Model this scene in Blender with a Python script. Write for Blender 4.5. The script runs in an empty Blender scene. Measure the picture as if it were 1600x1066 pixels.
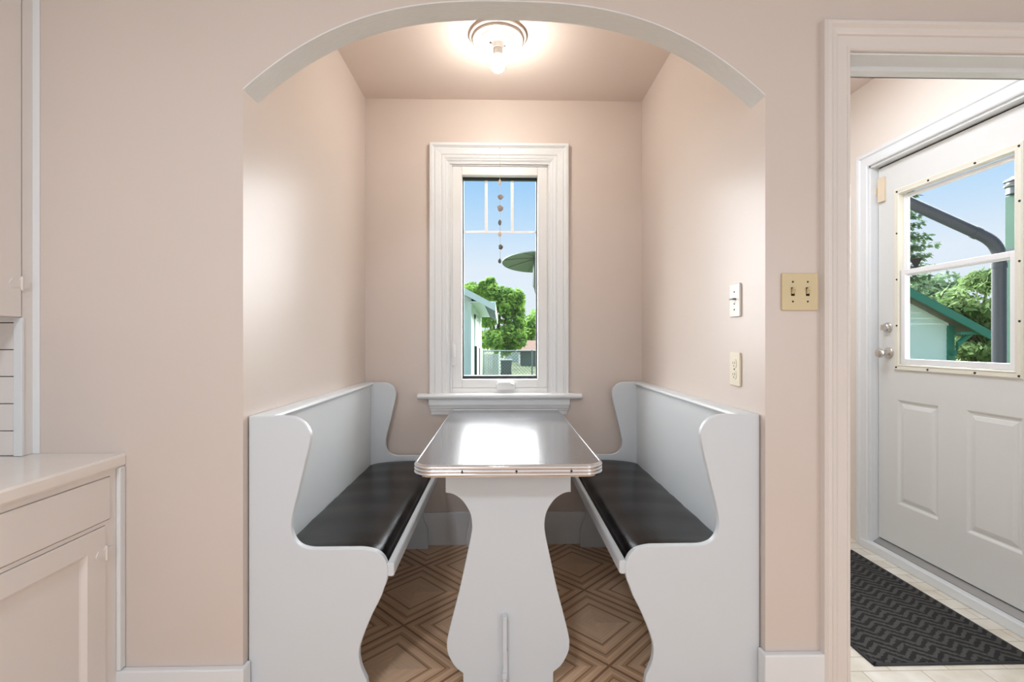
import bpy, math, random
from mathutils import Vector, Matrix
random.seed(7)
PI = math.pi
sc = bpy.context.scene
COL = sc.collection

# ------------------------------------------------------------------ camera
F = 750.0                       # focal length in pixels of the 1600 px wide frame
EYE = 1.155
YAW = math.atan(17.0 / F)
cam_data = bpy.data.cameras.new('camera')
cam_data.sensor_width = 36.0
cam_data.lens = F / 1600.0 * 36.0
cam_data.clip_start = 0.02
cam_data.clip_end = 300
cam = bpy.data.objects.new('camera', cam_data)
COL.objects.link(cam)
cam.location = (0, 0, EYE)
cam.rotation_euler = (PI / 2, 0, -YAW)
sc.camera = cam

# ------------------------------------------------------------------ world, sun, assumed and added room lights, exposure
sc.view_settings.view_transform = 'Standard'
sc.view_settings.look = 'None'
sc.view_settings.gamma = 1.0
sc.view_settings.use_curve_mapping = False
sc.view_settings.exposure = 0.0


def lin(r, g, b):
    def f(c):
        c /= 255.0
        return c / 12.92 if c <= 0.04045 else ((c + 0.055) / 1.055) ** 2.4
    return (f(r), f(g), f(b), 1.0)


world = bpy.data.worlds.new('sky')
sc.world = world
world.use_nodes = True
wn, wl = world.node_tree.nodes, world.node_tree.links
wn.clear()
w_out = wn.new('ShaderNodeOutputWorld')
w_bg = wn.new('ShaderNodeBackground')
w_tc = wn.new('ShaderNodeTexCoord')
w_sep = wn.new('ShaderNodeSeparateXYZ')
w_rmp = wn.new('ShaderNodeValToRGB')
cr = w_rmp.color_ramp
cr.elements[0].position = 0.0
cr.elements[0].color = lin(226, 238, 247)
cr.elements[1].position = 1.0
cr.elements[1].color = lin(120, 180, 240)
e = cr.elements.new(0.15); e.color = lin(228, 240, 252)
e = cr.elements.new(0.24); e.color = lin(192, 225, 253)
e = cr.elements.new(0.32); e.color = lin(160, 209, 251)
wl.new(w_tc.outputs['Generated'], w_sep.inputs[0])
wl.new(w_sep.outputs['Z'], w_rmp.inputs['Fac'])
wl.new(w_rmp.outputs['Color'], w_bg.inputs['Color'])
w_bg.inputs['Strength'].default_value = 1.0
wl.new(w_bg.outputs[0], w_out.inputs['Surface'])


def light(name, kind, loc, energy, color=(1, 1, 1), size=None, size_y=None, target=None, radius=None):
    d = bpy.data.lights.new(name, kind)
    d.energy = energy
    d.color = color
    if kind == 'AREA':
        d.shape = 'RECTANGLE'
        d.size = size
        d.size_y = size_y or size
    if radius is not None:
        d.shadow_soft_size = radius
    o = bpy.data.objects.new(name, d)
    COL.objects.link(o)
    o.location = loc
    if target is not None:
        o.rotation_euler = (Vector(target) - Vector(loc)).to_track_quat('-Z', 'Y').to_euler()
    return o


# hazy sun behind thin cloud, high over the yard beyond the nook window
sun = light('sun', 'SUN', (0, 30, 20), 36.0, (0.97, 0.99, 1.0), target=(0, 0, 0))
sun.data.angle = math.radians(125.0)
ASSUMED_KITCHEN_LAMP = light('assumed_kitchen_lamp', 'AREA', (-0.64, -0.6, 2.54), 27, (0.92, 0.99, 1.11), 0.30, 0.30, target=(-0.64, -0.6, 0))  # assumed ceiling lamp outside the view, with no fixture built
KITCHEN_LEFT = light('kitchen_left_fill', 'AREA', (-1.76, -1.3, 1.45), 7, (0.90, 0.98, 1.09), 1.4, 1.3, target=(0.8, 1.8, 0.8))  # assumed light from the left, added as a free lamp; the wall is solid
KITCHEN_SIDE = light('kitchen_side_fill', 'AREA', (2.55, -1.4, 1.30), 24, (0.90, 0.98, 1.09), 1.6, 1.5, target=(-0.7, 1.9, 0.8))  # added fill that brightens the bench backrests; no window in this wall
KITCHEN_BACK = light('kitchen_rear_fill', 'AREA', (0.3, -2.95, 1.15), 20, (0.92, 0.985, 1.08), 4.0, 2.2, target=(0.3, 1.4, 1.15))  # added broad soft fill behind the camera; the rear wall has no door
ADDED_MUD_LAMP = light('added_entry_lamp', 'AREA', (1.22, 2.1, 2.56), 13.5, (0.91, 0.99, 1.12), 0.5, 0.5, target=(1.22, 2.1, 0))  # added lamp under the unseen entry ceiling, there only to light the room
BULB_STRENGTH = 290.0


# ------------------------------------------------------------------ photo pixel -> place
def ray(px, py):
    r, u = (px - 800.0) / F, (533.0 - py) / F
    return Vector((r * math.cos(YAW) + math.sin(YAW), math.cos(YAW) - r * math.sin(YAW), u))


def atY(px, py, Y):
    d = ray(px, py); t = Y / d.y
    return Vector((d.x * t, Y, EYE + d.z * t))


def atX(px, py, X):
    d = ray(px, py); t = X / d.x
    return Vector((X, d.y * t, EYE + d.z * t))


def atZ(px, py, Z):
    d = ray(px, py); t = (Z - EYE) / d.z
    return Vector((d.x * t, d.y * t, Z))


YF = F / 517.0            # kitchen face of the wall with the arch
YB = F / 274.0            # inner face of the wall with the window
XL = -0.770               # nook side walls
XR = 0.808
ZN = 2.53                 # nook ceiling
ZK = 2.60                 # kitchen ceiling


# ------------------------------------------------------------------ materials
def new_mat(name):
    m = bpy.data.materials.new(name)
    m.use_nodes = True
    n = m.node_tree.nodes
    b = n['Principled BSDF']
    return m, n, m.node_tree.links, b


def paint(name, col, rough=0.5, spec=0.5, bump=0.0, scale=60.0, var=0.0, metallic=0.0, coat=0.0, stretch=None):
    m, n, l, b = new_mat(name)
    b.inputs['Base Color'].default_value = col
    b.inputs['Roughness'].default_value = rough
    b.inputs['Specular IOR Level'].default_value = spec
    b.inputs['Metallic'].default_value = metallic
    b.inputs['Coat Weight'].default_value = coat
    if bump or var:
        tc = n.new('ShaderNodeTexCoord')
        nz = n.new('ShaderNodeTexNoise')
        nz.inputs['Scale'].default_value = scale
        nz.inputs['Detail'].default_value = 4
        src = tc.outputs['Object']
        if stretch:
            mp = n.new('ShaderNodeMapping')
            mp.inputs['Scale'].default_value = stretch
            l.new(src, mp.inputs[0]); src = mp.outputs[0]
        l.new(src, nz.inputs['Vector'])
        if bump:
            bp = n.new('ShaderNodeBump')
            bp.inputs['Strength'].default_value = bump
            bp.inputs['Distance'].default_value = 0.002
            l.new(nz.outputs['Fac'], bp.inputs['Height'])
            l.new(bp.outputs[0], b.inputs['Normal'])
        if var:
            mx = n.new('ShaderNodeMix'); mx.data_type = 'RGBA'
            mx.inputs['A'].default_value = tuple(c * (1 - var) for c in col[:3]) + (1,)
            mx.inputs['B'].default_value = tuple(min(1, c * (1 + var)) for c in col[:3]) + (1,)
            l.new(nz.outputs['Fac'], mx.inputs['Factor'])
            l.new(mx.outputs['Result'], b.inputs['Base Color'])
    return m


WALL = paint('wall_paint_blush', lin(219, 206, 196), 0.34, 0.45, bump=0.10, scale=35)
WALL_MUD = paint('wall_paint_cream', lin(240, 230, 219), 0.45, 0.4, bump=0.08, scale=35)
CEIL = paint('ceiling_paint_blush', lin(230, 215, 205), 0.55, 0.3, bump=0.05, scale=30)
KITW = paint('kitchen_off_white', lin(236, 236, 234), 0.6, 0.3, bump=0.05)
WHITE = paint('white_gloss_paint', lin(234, 236, 236), 0.35, 0.5, bump=0.05, scale=25)
WHITE_BENCH = paint('white_bench_paint', lin(217, 222, 225), 0.38, 0.45, bump=0.04, scale=20)
ARCHP = paint('arch_paint', lin(236, 237, 235), 0.5, 0.3, bump=0.45, scale=30, var=0.05, stretch=(1, 6, 1))
VINYLW = paint('white_window_vinyl', lin(240, 240, 238), 0.3, 0.5)
CASEW = paint('casing_paint', lin(230, 222, 215), 0.36, 0.5, bump=0.05, scale=25)
CABW = paint('cabinet_paint', lin(236, 229, 223), 0.36, 0.5, bump=0.06, scale=30)
COUNTER = paint('counter_laminate', lin(242, 235, 227), 0.16, 0.5, var=0.04, scale=14)
DOORW = paint('door_paint', lin(226, 226, 222), 0.42, 0.45, bump=0.04, scale=40)
INSERT = paint('door_lite_frame', lin(232, 228, 212), 0.4, 0.5)
SASHW = paint('sash_white', lin(240, 240, 240), 0.35, 0.5)
BLACKR = paint('black_rubber', lin(18, 18, 18), 0.7, 0.3)
BLACKP = paint('black_plastic', lin(38, 38, 40), 0.5, 0.4)
IVORY = paint('ivory_plastic', lin(214, 196, 152), 0.35, 0.5)
IVORYL = paint('pale_ivory_plastic', lin(232, 224, 200), 0.35, 0.5)
PLATEW = paint('white_plate_plastic', lin(238, 235, 226), 0.32, 0.5)
BEIGE = paint('beige_plastic', lin(232, 214, 186), 0.45, 0.4)
CHROME = paint('chrome', (0.82, 0.82, 0.83, 1), 0.14, 0.5, metallic=1.0)
NICKEL = paint('satin_nickel', (0.62, 0.60, 0.57, 1), 0.26, 0.5, metallic=1.0)
ALUM = paint('threshold_aluminium', (0.42, 0.42, 0.41, 1), 0.45, 0.5, metallic=0.6, var=0.12, scale=60, stretch=(30, 1, 1))
DARKSCR = paint('dark_screw', lin(48, 42, 38), 0.5, 0.4)
SLOT = paint('dark_slot', lin(40, 34, 28), 0.8, 0.2)
VINYL = paint('black_vinyl', lin(18, 14, 13), 0.25, 0.22, bump=0.25, scale=160)
SHELL1 = paint('shell_grey', lin(150, 140, 132), 0.5, 0.4, var=0.25, scale=120)
SHELL2 = paint('shell_pale', lin(205, 190, 172), 0.5, 0.4, var=0.2, scale=120)
SHELL3 = paint('shell_dark', lin(95, 98, 90), 0.5, 0.4, var=0.25, scale=120)
STRING = paint('string', lin(200, 190, 170), 0.8, 0.2)
CERAMIC = paint('fixture_enamel', lin(240, 236, 230), 0.3, 0.5)
MINT = paint('mint_siding', lin(226, 241, 236), 0.6, 0.3, var=0.03, scale=8)
MINTW = paint('pale_mint_trim', lin(222, 235, 232), 0.55, 0.3)
MINT2 = paint('pale_green_siding', lin(228, 242, 231), 0.6, 0.3, var=0.03, scale=8)
GREEN = paint('green_trim_paint', lin(50, 128, 104), 0.5, 0.4, var=0.08, scale=6)
GREENB = paint('green_chimney_paint', lin(46, 82, 66), 0.55, 0.3, var=0.08, scale=8)
DKPIPE = paint('dark_grey_downspout', lin(42, 49, 55), 0.5, 0.4, var=0.05, scale=3)
SHINGLE = paint('shingles', lin(86, 84, 72), 0.9, 0.2, var=0.2, scale=20)
SHINGLEB = paint('blue_grey_shingles', lin(110, 118, 122), 0.9, 0.2, var=0.1, scale=12)
BROWNROOF = paint('brown_roof', lin(100, 80, 68), 0.9, 0.2, var=0.15, scale=10)
DARKGAR = paint('dark_garage_paint', lin(88, 100, 100), 0.7, 0.3, var=0.08, scale=4)
WHITEGAR = paint('white_stucco', lin(225, 228, 225), 0.7, 0.3, var=0.03, scale=5)
GREYWOOD = paint('weathered_wood', lin(150, 156, 152), 0.85, 0.2, var=0.25, scale=5, stretch=(40, 40, 1.0))
BINM = paint('dark_bin_plastic', lin(46, 60, 60), 0.5, 0.4)
FENCEM = paint('fence_steel', lin(96, 110, 108), 0.5, 0.5, metallic=0.3)
DARKPOST = paint('dark_fence_post', lin(40, 56, 54), 0.6, 0.3)
HOODM = paint('heater_hood_metal', lin(108, 124, 114), 0.5, 0.5, metallic=0.3)
HEATM = paint('heater_steel', lin(98, 106, 104), 0.4, 0.5, metallic=0.6)
GRASS = paint('lawn', lin(72, 84, 56), 0.95, 0.1, var=0.25, scale=3)
BARK = paint('bark', lin(92, 78, 66), 0.95, 0.1, var=0.2, scale=12)
SILLM = paint('outer_sill_grey', lin(84, 92, 92), 0.5)
GALV = paint('galvanised_vent', lin(118, 121, 122), 0.4, 0.5, metallic=0.7)


def leaf_mat(name, c1, c2, scale):
    m, n, l, b = new_mat(name)
    b.inputs['Roughness'].default_value = 0.7
    b.inputs['Specular IOR Level'].default_value = 0.2
    tc = n.new('ShaderNodeTexCoord')
    nz = n.new('ShaderNodeTexNoise'); nz.inputs['Scale'].default_value = scale; nz.inputs['Detail'].default_value = 3
    rp = n.new('ShaderNodeValToRGB')
    rp.color_ramp.elements[0].position = 0.35; rp.color_ramp.elements[0].color = c1
    rp.color_ramp.elements[1].position = 0.65; rp.color_ramp.elements[1].color = c2
    l.new(tc.outputs['Object'], nz.inputs['Vector'])
    l.new(nz.outputs['Fac'], rp.inputs['Fac'])
    l.new(rp.outputs['Color'], b.inputs['Base Color'])
    tr = n.new('ShaderNodeBsdfTranslucent')
    l.new(rp.outputs['Color'], tr.inputs['Color'])
    mx = n.new('ShaderNodeMixShader'); mx.inputs[0].default_value = 0.35
    l.new(b.outputs[0], mx.inputs[1]); l.new(tr.outputs[0], mx.inputs[2])
    l.new(mx.outputs[0], n['Material Output'].inputs['Surface'])
    return m


LEAF = leaf_mat('maple_leaves', lin(66, 108, 38), lin(142, 180, 76), 1.3)
LEAF2 = leaf_mat('bright_leaves', lin(70, 100, 48), lin(132, 156, 98), 1.6)
NEEDLE = leaf_mat('spruce_needles', lin(68, 98, 70), lin(130, 156, 116), 1.6)


def M(n, l, op, a, b=None):
    nd = n.new('ShaderNodeMath'); nd.operation = op
    for i, v in enumerate((a, b)):
        if v is None:
            continue
        if isinstance(v, (int, float)):
            nd.inputs[i].default_value = v
        else:
            l.new(v, nd.inputs[i])
    return nd.outputs[0]


def glass_mat():
    m, n, l, b = new_mat('window_glass')
    n.remove(b)
    tr = n.new('ShaderNodeBsdfTransparent'); tr.inputs[0].default_value = (0.995, 0.998, 0.998, 1)
    gl = n.new('ShaderNodeBsdfGlossy'); gl.inputs['Roughness'].default_value = 0.01
    fr = n.new('ShaderNodeFresnel'); fr.inputs['IOR'].default_value = 1.3
    mx = n.new('ShaderNodeMixShader')
    gm = n.new('ShaderNodeNewGeometry')
    front = M(n, l, 'SUBTRACT', 1.0, gm.outputs['Backfacing'])
    l.new(M(n, l, 'MULTIPLY', fr.outputs[0], front), mx.inputs[0]); l.new(tr.outputs[0], mx.inputs[1]); l.new(gl.outputs[0], mx.inputs[2])
    l.new(mx.outputs[0], n['Material Output'].inputs['Surface'])
    return m


GLASS = glass_mat()


def emit_mat(name, col, s):
    m, n, l, b = new_mat(name)
    b.inputs['Base Color'].default_value = (0.9, 0.9, 0.88, 1)
    b.inputs['Emission Color'].default_value = col
    b.inputs['Emission Strength'].default_value = s
    return m


BULB = emit_mat('lit_bulb', (1.0, 0.95, 0.89, 1), BULB_STRENGTH)


def parquet():
    """vinyl printed with concentric wood squares, turned 45 degrees to the room"""
    m, n, l, b = new_mat('parquet_vinyl')
    tc = n.new('ShaderNodeTexCoord')
    sp = n.new('ShaderNodeSeparateXYZ')
    l.new(tc.outputs['Object'], sp.inputs[0])
    X, Y = sp.outputs['X'], sp.outputs['Y']
    D = 0.52                                            # diagonal of one square
    xs = M(n, l, 'DIVIDE', M(n, l, 'SUBTRACT', X, 0.385), D)
    ys = M(n, l, 'DIVIDE', M(n, l, 'SUBTRACT', Y, F / 383.0), D)
    u = M(n, l, 'ADD', M(n, l, 'ADD', xs, ys), 0.5)
    v = M(n, l, 'ADD', M(n, l, 'SUBTRACT', ys, xs), 0.5)
    a = M(n, l, 'SUBTRACT', M(n, l, 'FRACT', u), 0.5)
    c = M(n, l, 'SUBTRACT', M(n, l, 'FRACT', v), 0.5)
    aa, ca = M(n, l, 'ABSOLUTE', a), M(n, l, 'ABSOLUTE', c)
    ring = M(n, l, 'MULTIPLY', M(n, l, 'MAXIMUM', aa, ca), 2.0)
    side = M(n, l, 'GREATER_THAN', aa, ca)
    # grain runs along each board: along v where |a| is larger, along u otherwise
    mixl = n.new('ShaderNodeMix'); mixl.data_type = 'FLOAT'
    l.new(side, mixl.inputs['Factor']); l.new(u, mixl.inputs[2]); l.new(v, mixl.inputs[3])
    mixc = n.new('ShaderNodeMix'); mixc.data_type = 'FLOAT'
    l.new(side, mixc.inputs['Factor']); l.new(v, mixc.inputs[2]); l.new(u, mixc.inputs[3])
    cmb = n.new('ShaderNodeCombineXYZ')
    l.new(M(n, l, 'MULTIPLY', mixl.outputs[0], 1.6), cmb.inputs[0])
    l.new(M(n, l, 'MULTIPLY', mixc.outputs[0], 26.0), cmb.inputs[1])
    l.new(M(n, l, 'MULTIPLY', side, 7.3), cmb.inputs[2])
    nz = n.new('ShaderNodeTexNoise'); nz.inputs['Scale'].default_value = 1.6; nz.inputs['Detail'].default_value = 5
    l.new(cmb.outputs[0], nz.inputs['Vector'])
    rp = n.new('ShaderNodeValToRGB'); rp.color_ramp.interpolation = 'CONSTANT'
    el = rp.color_ramp.elements
    lt, md, dk, dl = lin(240, 205, 170), lin(230, 192, 154), lin(210, 168, 130), lin(165, 124, 95)
    el[0].position = 0.0; el[0].color = lt
    el[1].position = 0.52; el[1].color = dl
    for p, cc in ((0.545, dk), (0.585, lt), (0.70, md), (0.755, dl), (0.78, dk), (0.84, lt), (0.90, md), (0.97, dl)):
        q = el.new(p); q.color = cc
    l.new(ring, rp.inputs['Fac'])
    # each quadrant of a square is a slightly different board
    hs = n.new('ShaderNodeHueSaturation')
    gv = n.new('ShaderNodeMapRange')
    gv.inputs['From Min'].default_value = 0.3; gv.inputs['From Max'].default_value = 0.7
    gv.inputs['To Min'].default_value = 0.95; gv.inputs['To Max'].default_value = 1.13
    l.new(nz.outputs['Fac'], gv.inputs['Value'])
    sg = M(n, l, 'MULTIPLY', M(n, l, 'GREATER_THAN', M(n, l, 'ADD', a, c), 0.0), 0.08)
    s2 = M(n, l, 'MULTIPLY', side, 0.05)
    val = M(n, l, 'SUBTRACT', M(n, l, 'SUBTRACT', gv.outputs[0], sg), s2)
    l.new(rp.outputs['Color'], hs.inputs['Color']); l.new(val, hs.inputs['Value'])
    l.new(hs.outputs['Color'], b.inputs['Base Color'])
    b.inputs['Roughness'].default_value = 0.38
    b.inputs['Specular IOR Level'].default_value = 0.4
    return m


def tabletop_mat():
    m, n, l, b = new_mat('silver_fleck_laminate')
    tc = n.new('ShaderNodeTexCoord')
    nz = n.new('ShaderNodeTexNoise'); nz.inputs['Scale'].default_value = 260; nz.inputs['Detail'].default_value = 3
    l.new(tc.outputs['Object'], nz.inputs['Vector'])
    rp = n.new('ShaderNodeValToRGB')
    rp.color_ramp.elements[0].position = 0.38; rp.color_ramp.elements[0].color = (0.08, 0.08, 0.084, 1)
    rp.color_ramp.elements[1].position = 0.62; rp.color_ramp.elements[1].color = (0.27, 0.27, 0.28, 1)
    l.new(nz.outputs['Fac'], rp.inputs['Fac'])
    l.new(rp.outputs['Color'], b.inputs['Base Color'])
    bp = n.new('ShaderNodeBump'); bp.inputs['Strength'].default_value = 0.25; bp.inputs['Distance'].default_value = 0.0006
    l.new(nz.outputs['Fac'], bp.inputs['Height']); l.new(bp.outputs[0], b.inputs['Normal'])
    b.inputs['Metallic'].default_value = 0.55
    b.inputs['Roughness'].default_value = 0.24
    b.inputs['Coat Weight'].default_value = 0.6
    b.inputs['Coat Roughness'].default_value = 0.12
    return m


def mat_weave():
    m, n, l, b = new_mat('herringbone_mat_pile')
    tc = n.new('ShaderNodeTexCoord'); sp = n.new('ShaderNodeSeparateXYZ')
    l.new(tc.outputs['Object'], sp.inputs[0])
    nz = n.new('ShaderNodeTexNoise'); nz.inputs['Scale'].default_value = 90; nz.inputs['Detail'].default_value = 3
    l.new(tc.outputs['Object'], nz.inputs['Vector'])
    wob = M(n, l, 'MULTIPLY', M(n, l, 'SUBTRACT', nz.outputs['Fac'], 0.5), 0.5)
    tri = M(n, l, 'PINGPONG', M(n, l, 'MULTIPLY', sp.outputs['X'], 1.0), 0.052)
    ph = M(n, l, 'DIVIDE', M(n, l, 'ADD', sp.outputs['Y'], M(n, l, 'MULTIPLY', tri, 0.8)), 0.036)
    s = M(n, l, 'SINE', M(n, l, 'ADD', M(n, l, 'MULTIPLY', ph, 2 * PI), M(n, l, 'MULTIPLY', wob, 9.0)))
    k = M(n, l, 'GREATER_THAN', s, 0.1)
    n2 = n.new('ShaderNodeTexNoise'); n2.inputs['Scale'].default_value = 420
    l.new(tc.outputs['Object'], n2.inputs['Vector'])
    mx = n.new('ShaderNodeMix'); mx.data_type = 'RGBA'
    mx.inputs['A'].default_value = lin(26, 26, 26); mx.inputs['B'].default_value = lin(78, 76, 73)
    l.new(M(n, l, 'MULTIPLY', k, M(n, l, 'ADD', n2.outputs['Fac'], 0.3)), mx.inputs['Factor'])
    l.new(mx.outputs['Result'], b.inputs['Base Color'])
    b.inputs['Roughness'].default_value = 0.95
    bp = n.new('ShaderNodeBump'); bp.inputs['Strength'].default_value = 0.5; bp.inputs['Distance'].default_value = 0.003
    l.new(k, bp.inputs['Height']); l.new(bp.outputs[0], b.inputs['Normal'])
    return m


def tile_floor():
    m, n, l, b = new_mat('cream_stone_vinyl')
    tc = n.new('ShaderNodeTexCoord')
    br = n.new('ShaderNodeTexBrick')
    br.inputs['Scale'].default_value = 1.0
    br.inputs['Brick Width'].default_value = 0.21; br.inputs['Row Height'].default_value = 0.075
    br.inputs['Mortar Size'].default_value = 0.002
    br.inputs['Color1'].default_value = lin(238, 232, 218); br.inputs['Color2'].default_value = lin(244, 240, 230)
    br.inputs['Mortar'].default_value = lin(200, 190, 172)
    l.new(tc.outputs['Object'], br.inputs['Vector'])
    nz = n.new('ShaderNodeTexNoise'); nz.inputs['Scale'].default_value = 9; nz.inputs['Detail'].default_value = 6
    l.new(tc.outputs['Object'], nz.inputs['Vector'])
    rp = n.new('ShaderNodeValToRGB')
    rp.color_ramp.elements[0].position = 0.3; rp.color_ramp.elements[0].color = (0.80, 0.77, 0.70, 1)
    rp.color_ramp.elements[1].position = 0.65; rp.color_ramp.elements[1].color = (1, 1, 1, 1)
    l.new(nz.outputs['Fac'], rp.inputs['Fac'])
    mx = n.new('ShaderNodeMix'); mx.data_type = 'RGBA'; mx.blend_type = 'MULTIPLY'; mx.inputs['Factor'].default_value = 1
    l.new(br.outputs['Color'], mx.inputs['A']); l.new(rp.outputs['Color'], mx.inputs['B'])
    l.new(mx.outputs['Result'], b.inputs['Base Color'])
    b.inputs['Roughness'].default_value = 0.3
    return m


PARQUET, TOPM, MATW, TILE = parquet(), tabletop_mat(), mat_weave(), tile_floor()


# ------------------------------------------------------------------ mesh helpers
class MB:
    def __init__(self):
        self.v, self.f = [], []

    def add(self, verts, faces):
        k = len(self.v)
        self.v += [tuple(p) for p in verts]
        self.f += [tuple(i + k for i in fc) for fc in faces]
        return self

    def box(self, x0, x1, y0, y1, z0, z1):
        x0, x1 = sorted((x0, x1)); y0, y1 = sorted((y0, y1)); z0, z1 = sorted((z0, z1))
        return self.add([(x0, y0, z0), (x1, y0, z0), (x1, y1, z0), (x0, y1, z0), (x0, y0, z1), (x1, y0, z1), (x1, y1, z1), (x0, y1, z1)],
                        [(0, 3, 2, 1), (4, 5, 6, 7), (0, 1, 5, 4), (1, 2, 6, 5), (2, 3, 7, 6), (3, 0, 4, 7)])

    def prism(self, pts, a, b, to):
        """closed outline pts (p,q) pushed from a to b; to(p,q,t) -> xyz"""
        n = len(pts)
        vs = [to(p, q, a) for p, q in pts] + [to(p, q, b) for p, q in pts]
        return self.add(vs, [tuple(range(n - 1, -1, -1)), tuple(range(n, 2 * n))] + [(i, (i + 1) % n, n + (i + 1) % n, n + i) for i in range(n)])

    def loft(self, rings, close=True, caps=True):
        n = len(rings[0]); vs = [p for r in rings for p in r]; fs = []
        for k in range(len(rings) - 1):
            for i in range(n if close else n - 1):
                j = (i + 1) % n
                fs.append((k * n + i, k * n + j, (k + 1) * n + j, (k + 1) * n + i))
        if caps:
            fs.append(tuple(range(n - 1, -1, -1)))
            fs.append(tuple(range((len(rings) - 1) * n, len(rings) * n)))
        return self.add(vs, fs)

    def lathe(self, prof, c, axis='Z', n=32):
        """prof (r, h) turned about an axis through c"""
        rings = []
        for r, h in prof:
            ring = []
            for i in range(n):
                t = 2 * PI * i / n
                p, q = max(r, 1e-5) * math.cos(t), max(r, 1e-5) * math.sin(t)
                d = {'Z': (p, q, h), 'X': (h, p, q), 'Y': (q, h, p)}[axis]
                ring.append((c[0] + d[0], c[1] + d[1], c[2] + d[2]))
            rings.append(ring)
        return self.loft(rings)

    def tube(self, path, r, n=12, square=False, up=None):
        path = [Vector(p) for p in path]
        rings = []
        for i, p in enumerate(path):
            t = (path[min(i + 1, len(path) - 1)] - path[max(i - 1, 0)]).normalized()
            ref = Vector(up) if up else (Vector((0, 0, 1)) if abs(t.z) < 0.9 else Vector((1, 0, 0)))
            s = t.cross(ref).normalized(); w = s.cross(t).normalized()
            rr = r[i] if isinstance(r, (list, tuple)) else r
            if square:
                rings.append([p + (s * a * square[0] + w * b_ * square[1]) for a, b_ in ((-1, -1), (1, -1), (1, 1), (-1, 1))])
            else:
                rings.append([p + (s * math.cos(2 * PI * k / n) + w * math.sin(2 * PI * k / n)) * rr for k in range(n)])
        return self.loft(rings)

    def ball(self, c, r, n=14, m=8, sq=(1, 1, 1)):
        rings = []
        for i in range(m + 1):
            t = PI * i / m
            rings.append([(c[0] + sq[0] * r * max(math.sin(t), 1e-4) * math.cos(2 * PI * k / n), c[1] + sq[1] * r * max(math.sin(t), 1e-4) * math.sin(2 * PI * k / n),
                           c[2] - sq[2] * r * math.cos(t)) for k in range(n)])
        return self.loft(rings)

    def build(self, name, mat, parent=None, bevel=0.0, smooth=False, seg=2, recalc=True):
        me = bpy.data.meshes.new(name)
        off = root_loc(parent) if parent else Vector((0, 0, 0))
        if parent is None:
            xs = [p[0] for p in self.v]; ys = [p[1] for p in self.v]; zs = [p[2] for p in self.v]
            off = Vector(((min(xs) + max(xs)) / 2, (min(ys) + max(ys)) / 2, min(zs))) if self.own else off
        me.from_pydata([(p[0] - off.x, p[1] - off.y, p[2] - off.z) for p in self.v], [], self.f)
        if recalc:
            import bmesh
            bm = bmesh.new(); bm.from_mesh(me)
            bmesh.ops.recalc_face_normals(bm, faces=bm.faces)
            bm.to_mesh(me); bm.free()
        me.materials.append(mat)
        o = bpy.data.objects.new(name, me)
        COL.objects.link(o)
        if parent:
            o.parent = parent
        else:
            o.location = off
        if smooth:
            for p in me.polygons:
                p.use_smooth = True
            try:
                me.set_sharp_from_angle(angle=math.radians(35))
            except Exception:
                pass
        if bevel:
            md = o.modifiers.new('bevel', 'BEVEL')
            md.width = bevel; md.segments = seg; md.limit_method = 'ANGLE'; md.angle_limit = math.radians(40)
            md.harden_normals = False
        return o
    own = False


def root_loc(o):
    p = Vector((0, 0, 0))
    while o is not None:
        p = p + Vector(o.location); o = o.parent
    return p


def thing(name, label, cat, loc, group=None):
    o = bpy.data.objects.new(name, None)
    COL.objects.link(o)
    o.location = loc
    o.empty_display_size = 0.05
    o['label'] = label; o['category'] = cat
    if group:
        o['group'] = group
    return o


def tag(o, label, cat, group=None, kind=None):
    o['label'] = label; o['category'] = cat
    if group:
        o['group'] = group
    if kind:
        o['kind'] = kind
    return o


def struct(o, label=None, cat=None):
    o['kind'] = 'structure'
    if label:
        o['label'] = label
    if cat:
        o['category'] = cat
    return o


def sroot(name, loc, label, cat):
    o = bpy.data.objects.new(name, None)
    COL.objects.link(o); o.location = loc
    o['kind'] = 'structure'; o['label'] = label; o['category'] = cat
    return o


def spline(pts, k=6):
    """Catmull-Rom through 2-D points"""
    out = []
    n = len(pts)
    for i in range(n - 1):
        p0, p1, p2, p3 = pts[max(i - 1, 0)], pts[i], pts[i + 1], pts[min(i + 2, n - 1)]
        for s in range(k):
            t = s / k
            out.append(tuple(0.5 * (2 * p1[d] + (p2[d] - p0[d]) * t + (2 * p0[d] - 5 * p1[d] + 4 * p2[d] - p3[d]) * t * t + (3 * p1[d] - p0[d] - 3 * p2[d] + p3[d]) * t ** 3) for d in (0, 1)))
    out.append(tuple(pts[-1]))
    return out


def rounded(x0, x1, y0, y1, r, n=8, corners=(1, 1, 1, 1)):
    out = []
    for (cx, cy, a0, on) in ((x0 + r, y0 + r, PI, corners[0]), (x1 - r, y0 + r, 1.5 * PI, corners[1]), (x1 - r, y1 - r, 0, corners[2]), (x0 + r, y1 - r, .5 * PI, corners[3])):
        if on:
            out += [(cx + r * math.cos(a0 + .5 * PI * i / n), cy + r * math.sin(a0 + .5 * PI * i / n)) for i in range(n + 1)]
        else:
            out.append((x0 if cx < (x0 + x1) / 2 else x1, y0 if cy < (y0 + y1) / 2 else y1))
    return out


def casing(mb, a0, a1, b0, b1, prof, to, right_leg=True):
    """moulding round an opening a0..a1 wide and b0..b1 high; prof (w outward, h out of the wall), first and last at h of the wall"""
    n = len(prof)
    ring = [[to(a0 - w, b0, h) for w, h in prof], [to(a0 - w, b1 + w, h) for w, h in prof], [to(a1 + w, b1 + w, h) for w, h in prof]]
    if right_leg:
        ring.append([to(a1 + w, b0, h) for w, h in prof])
    return mb.loft(ring)


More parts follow.
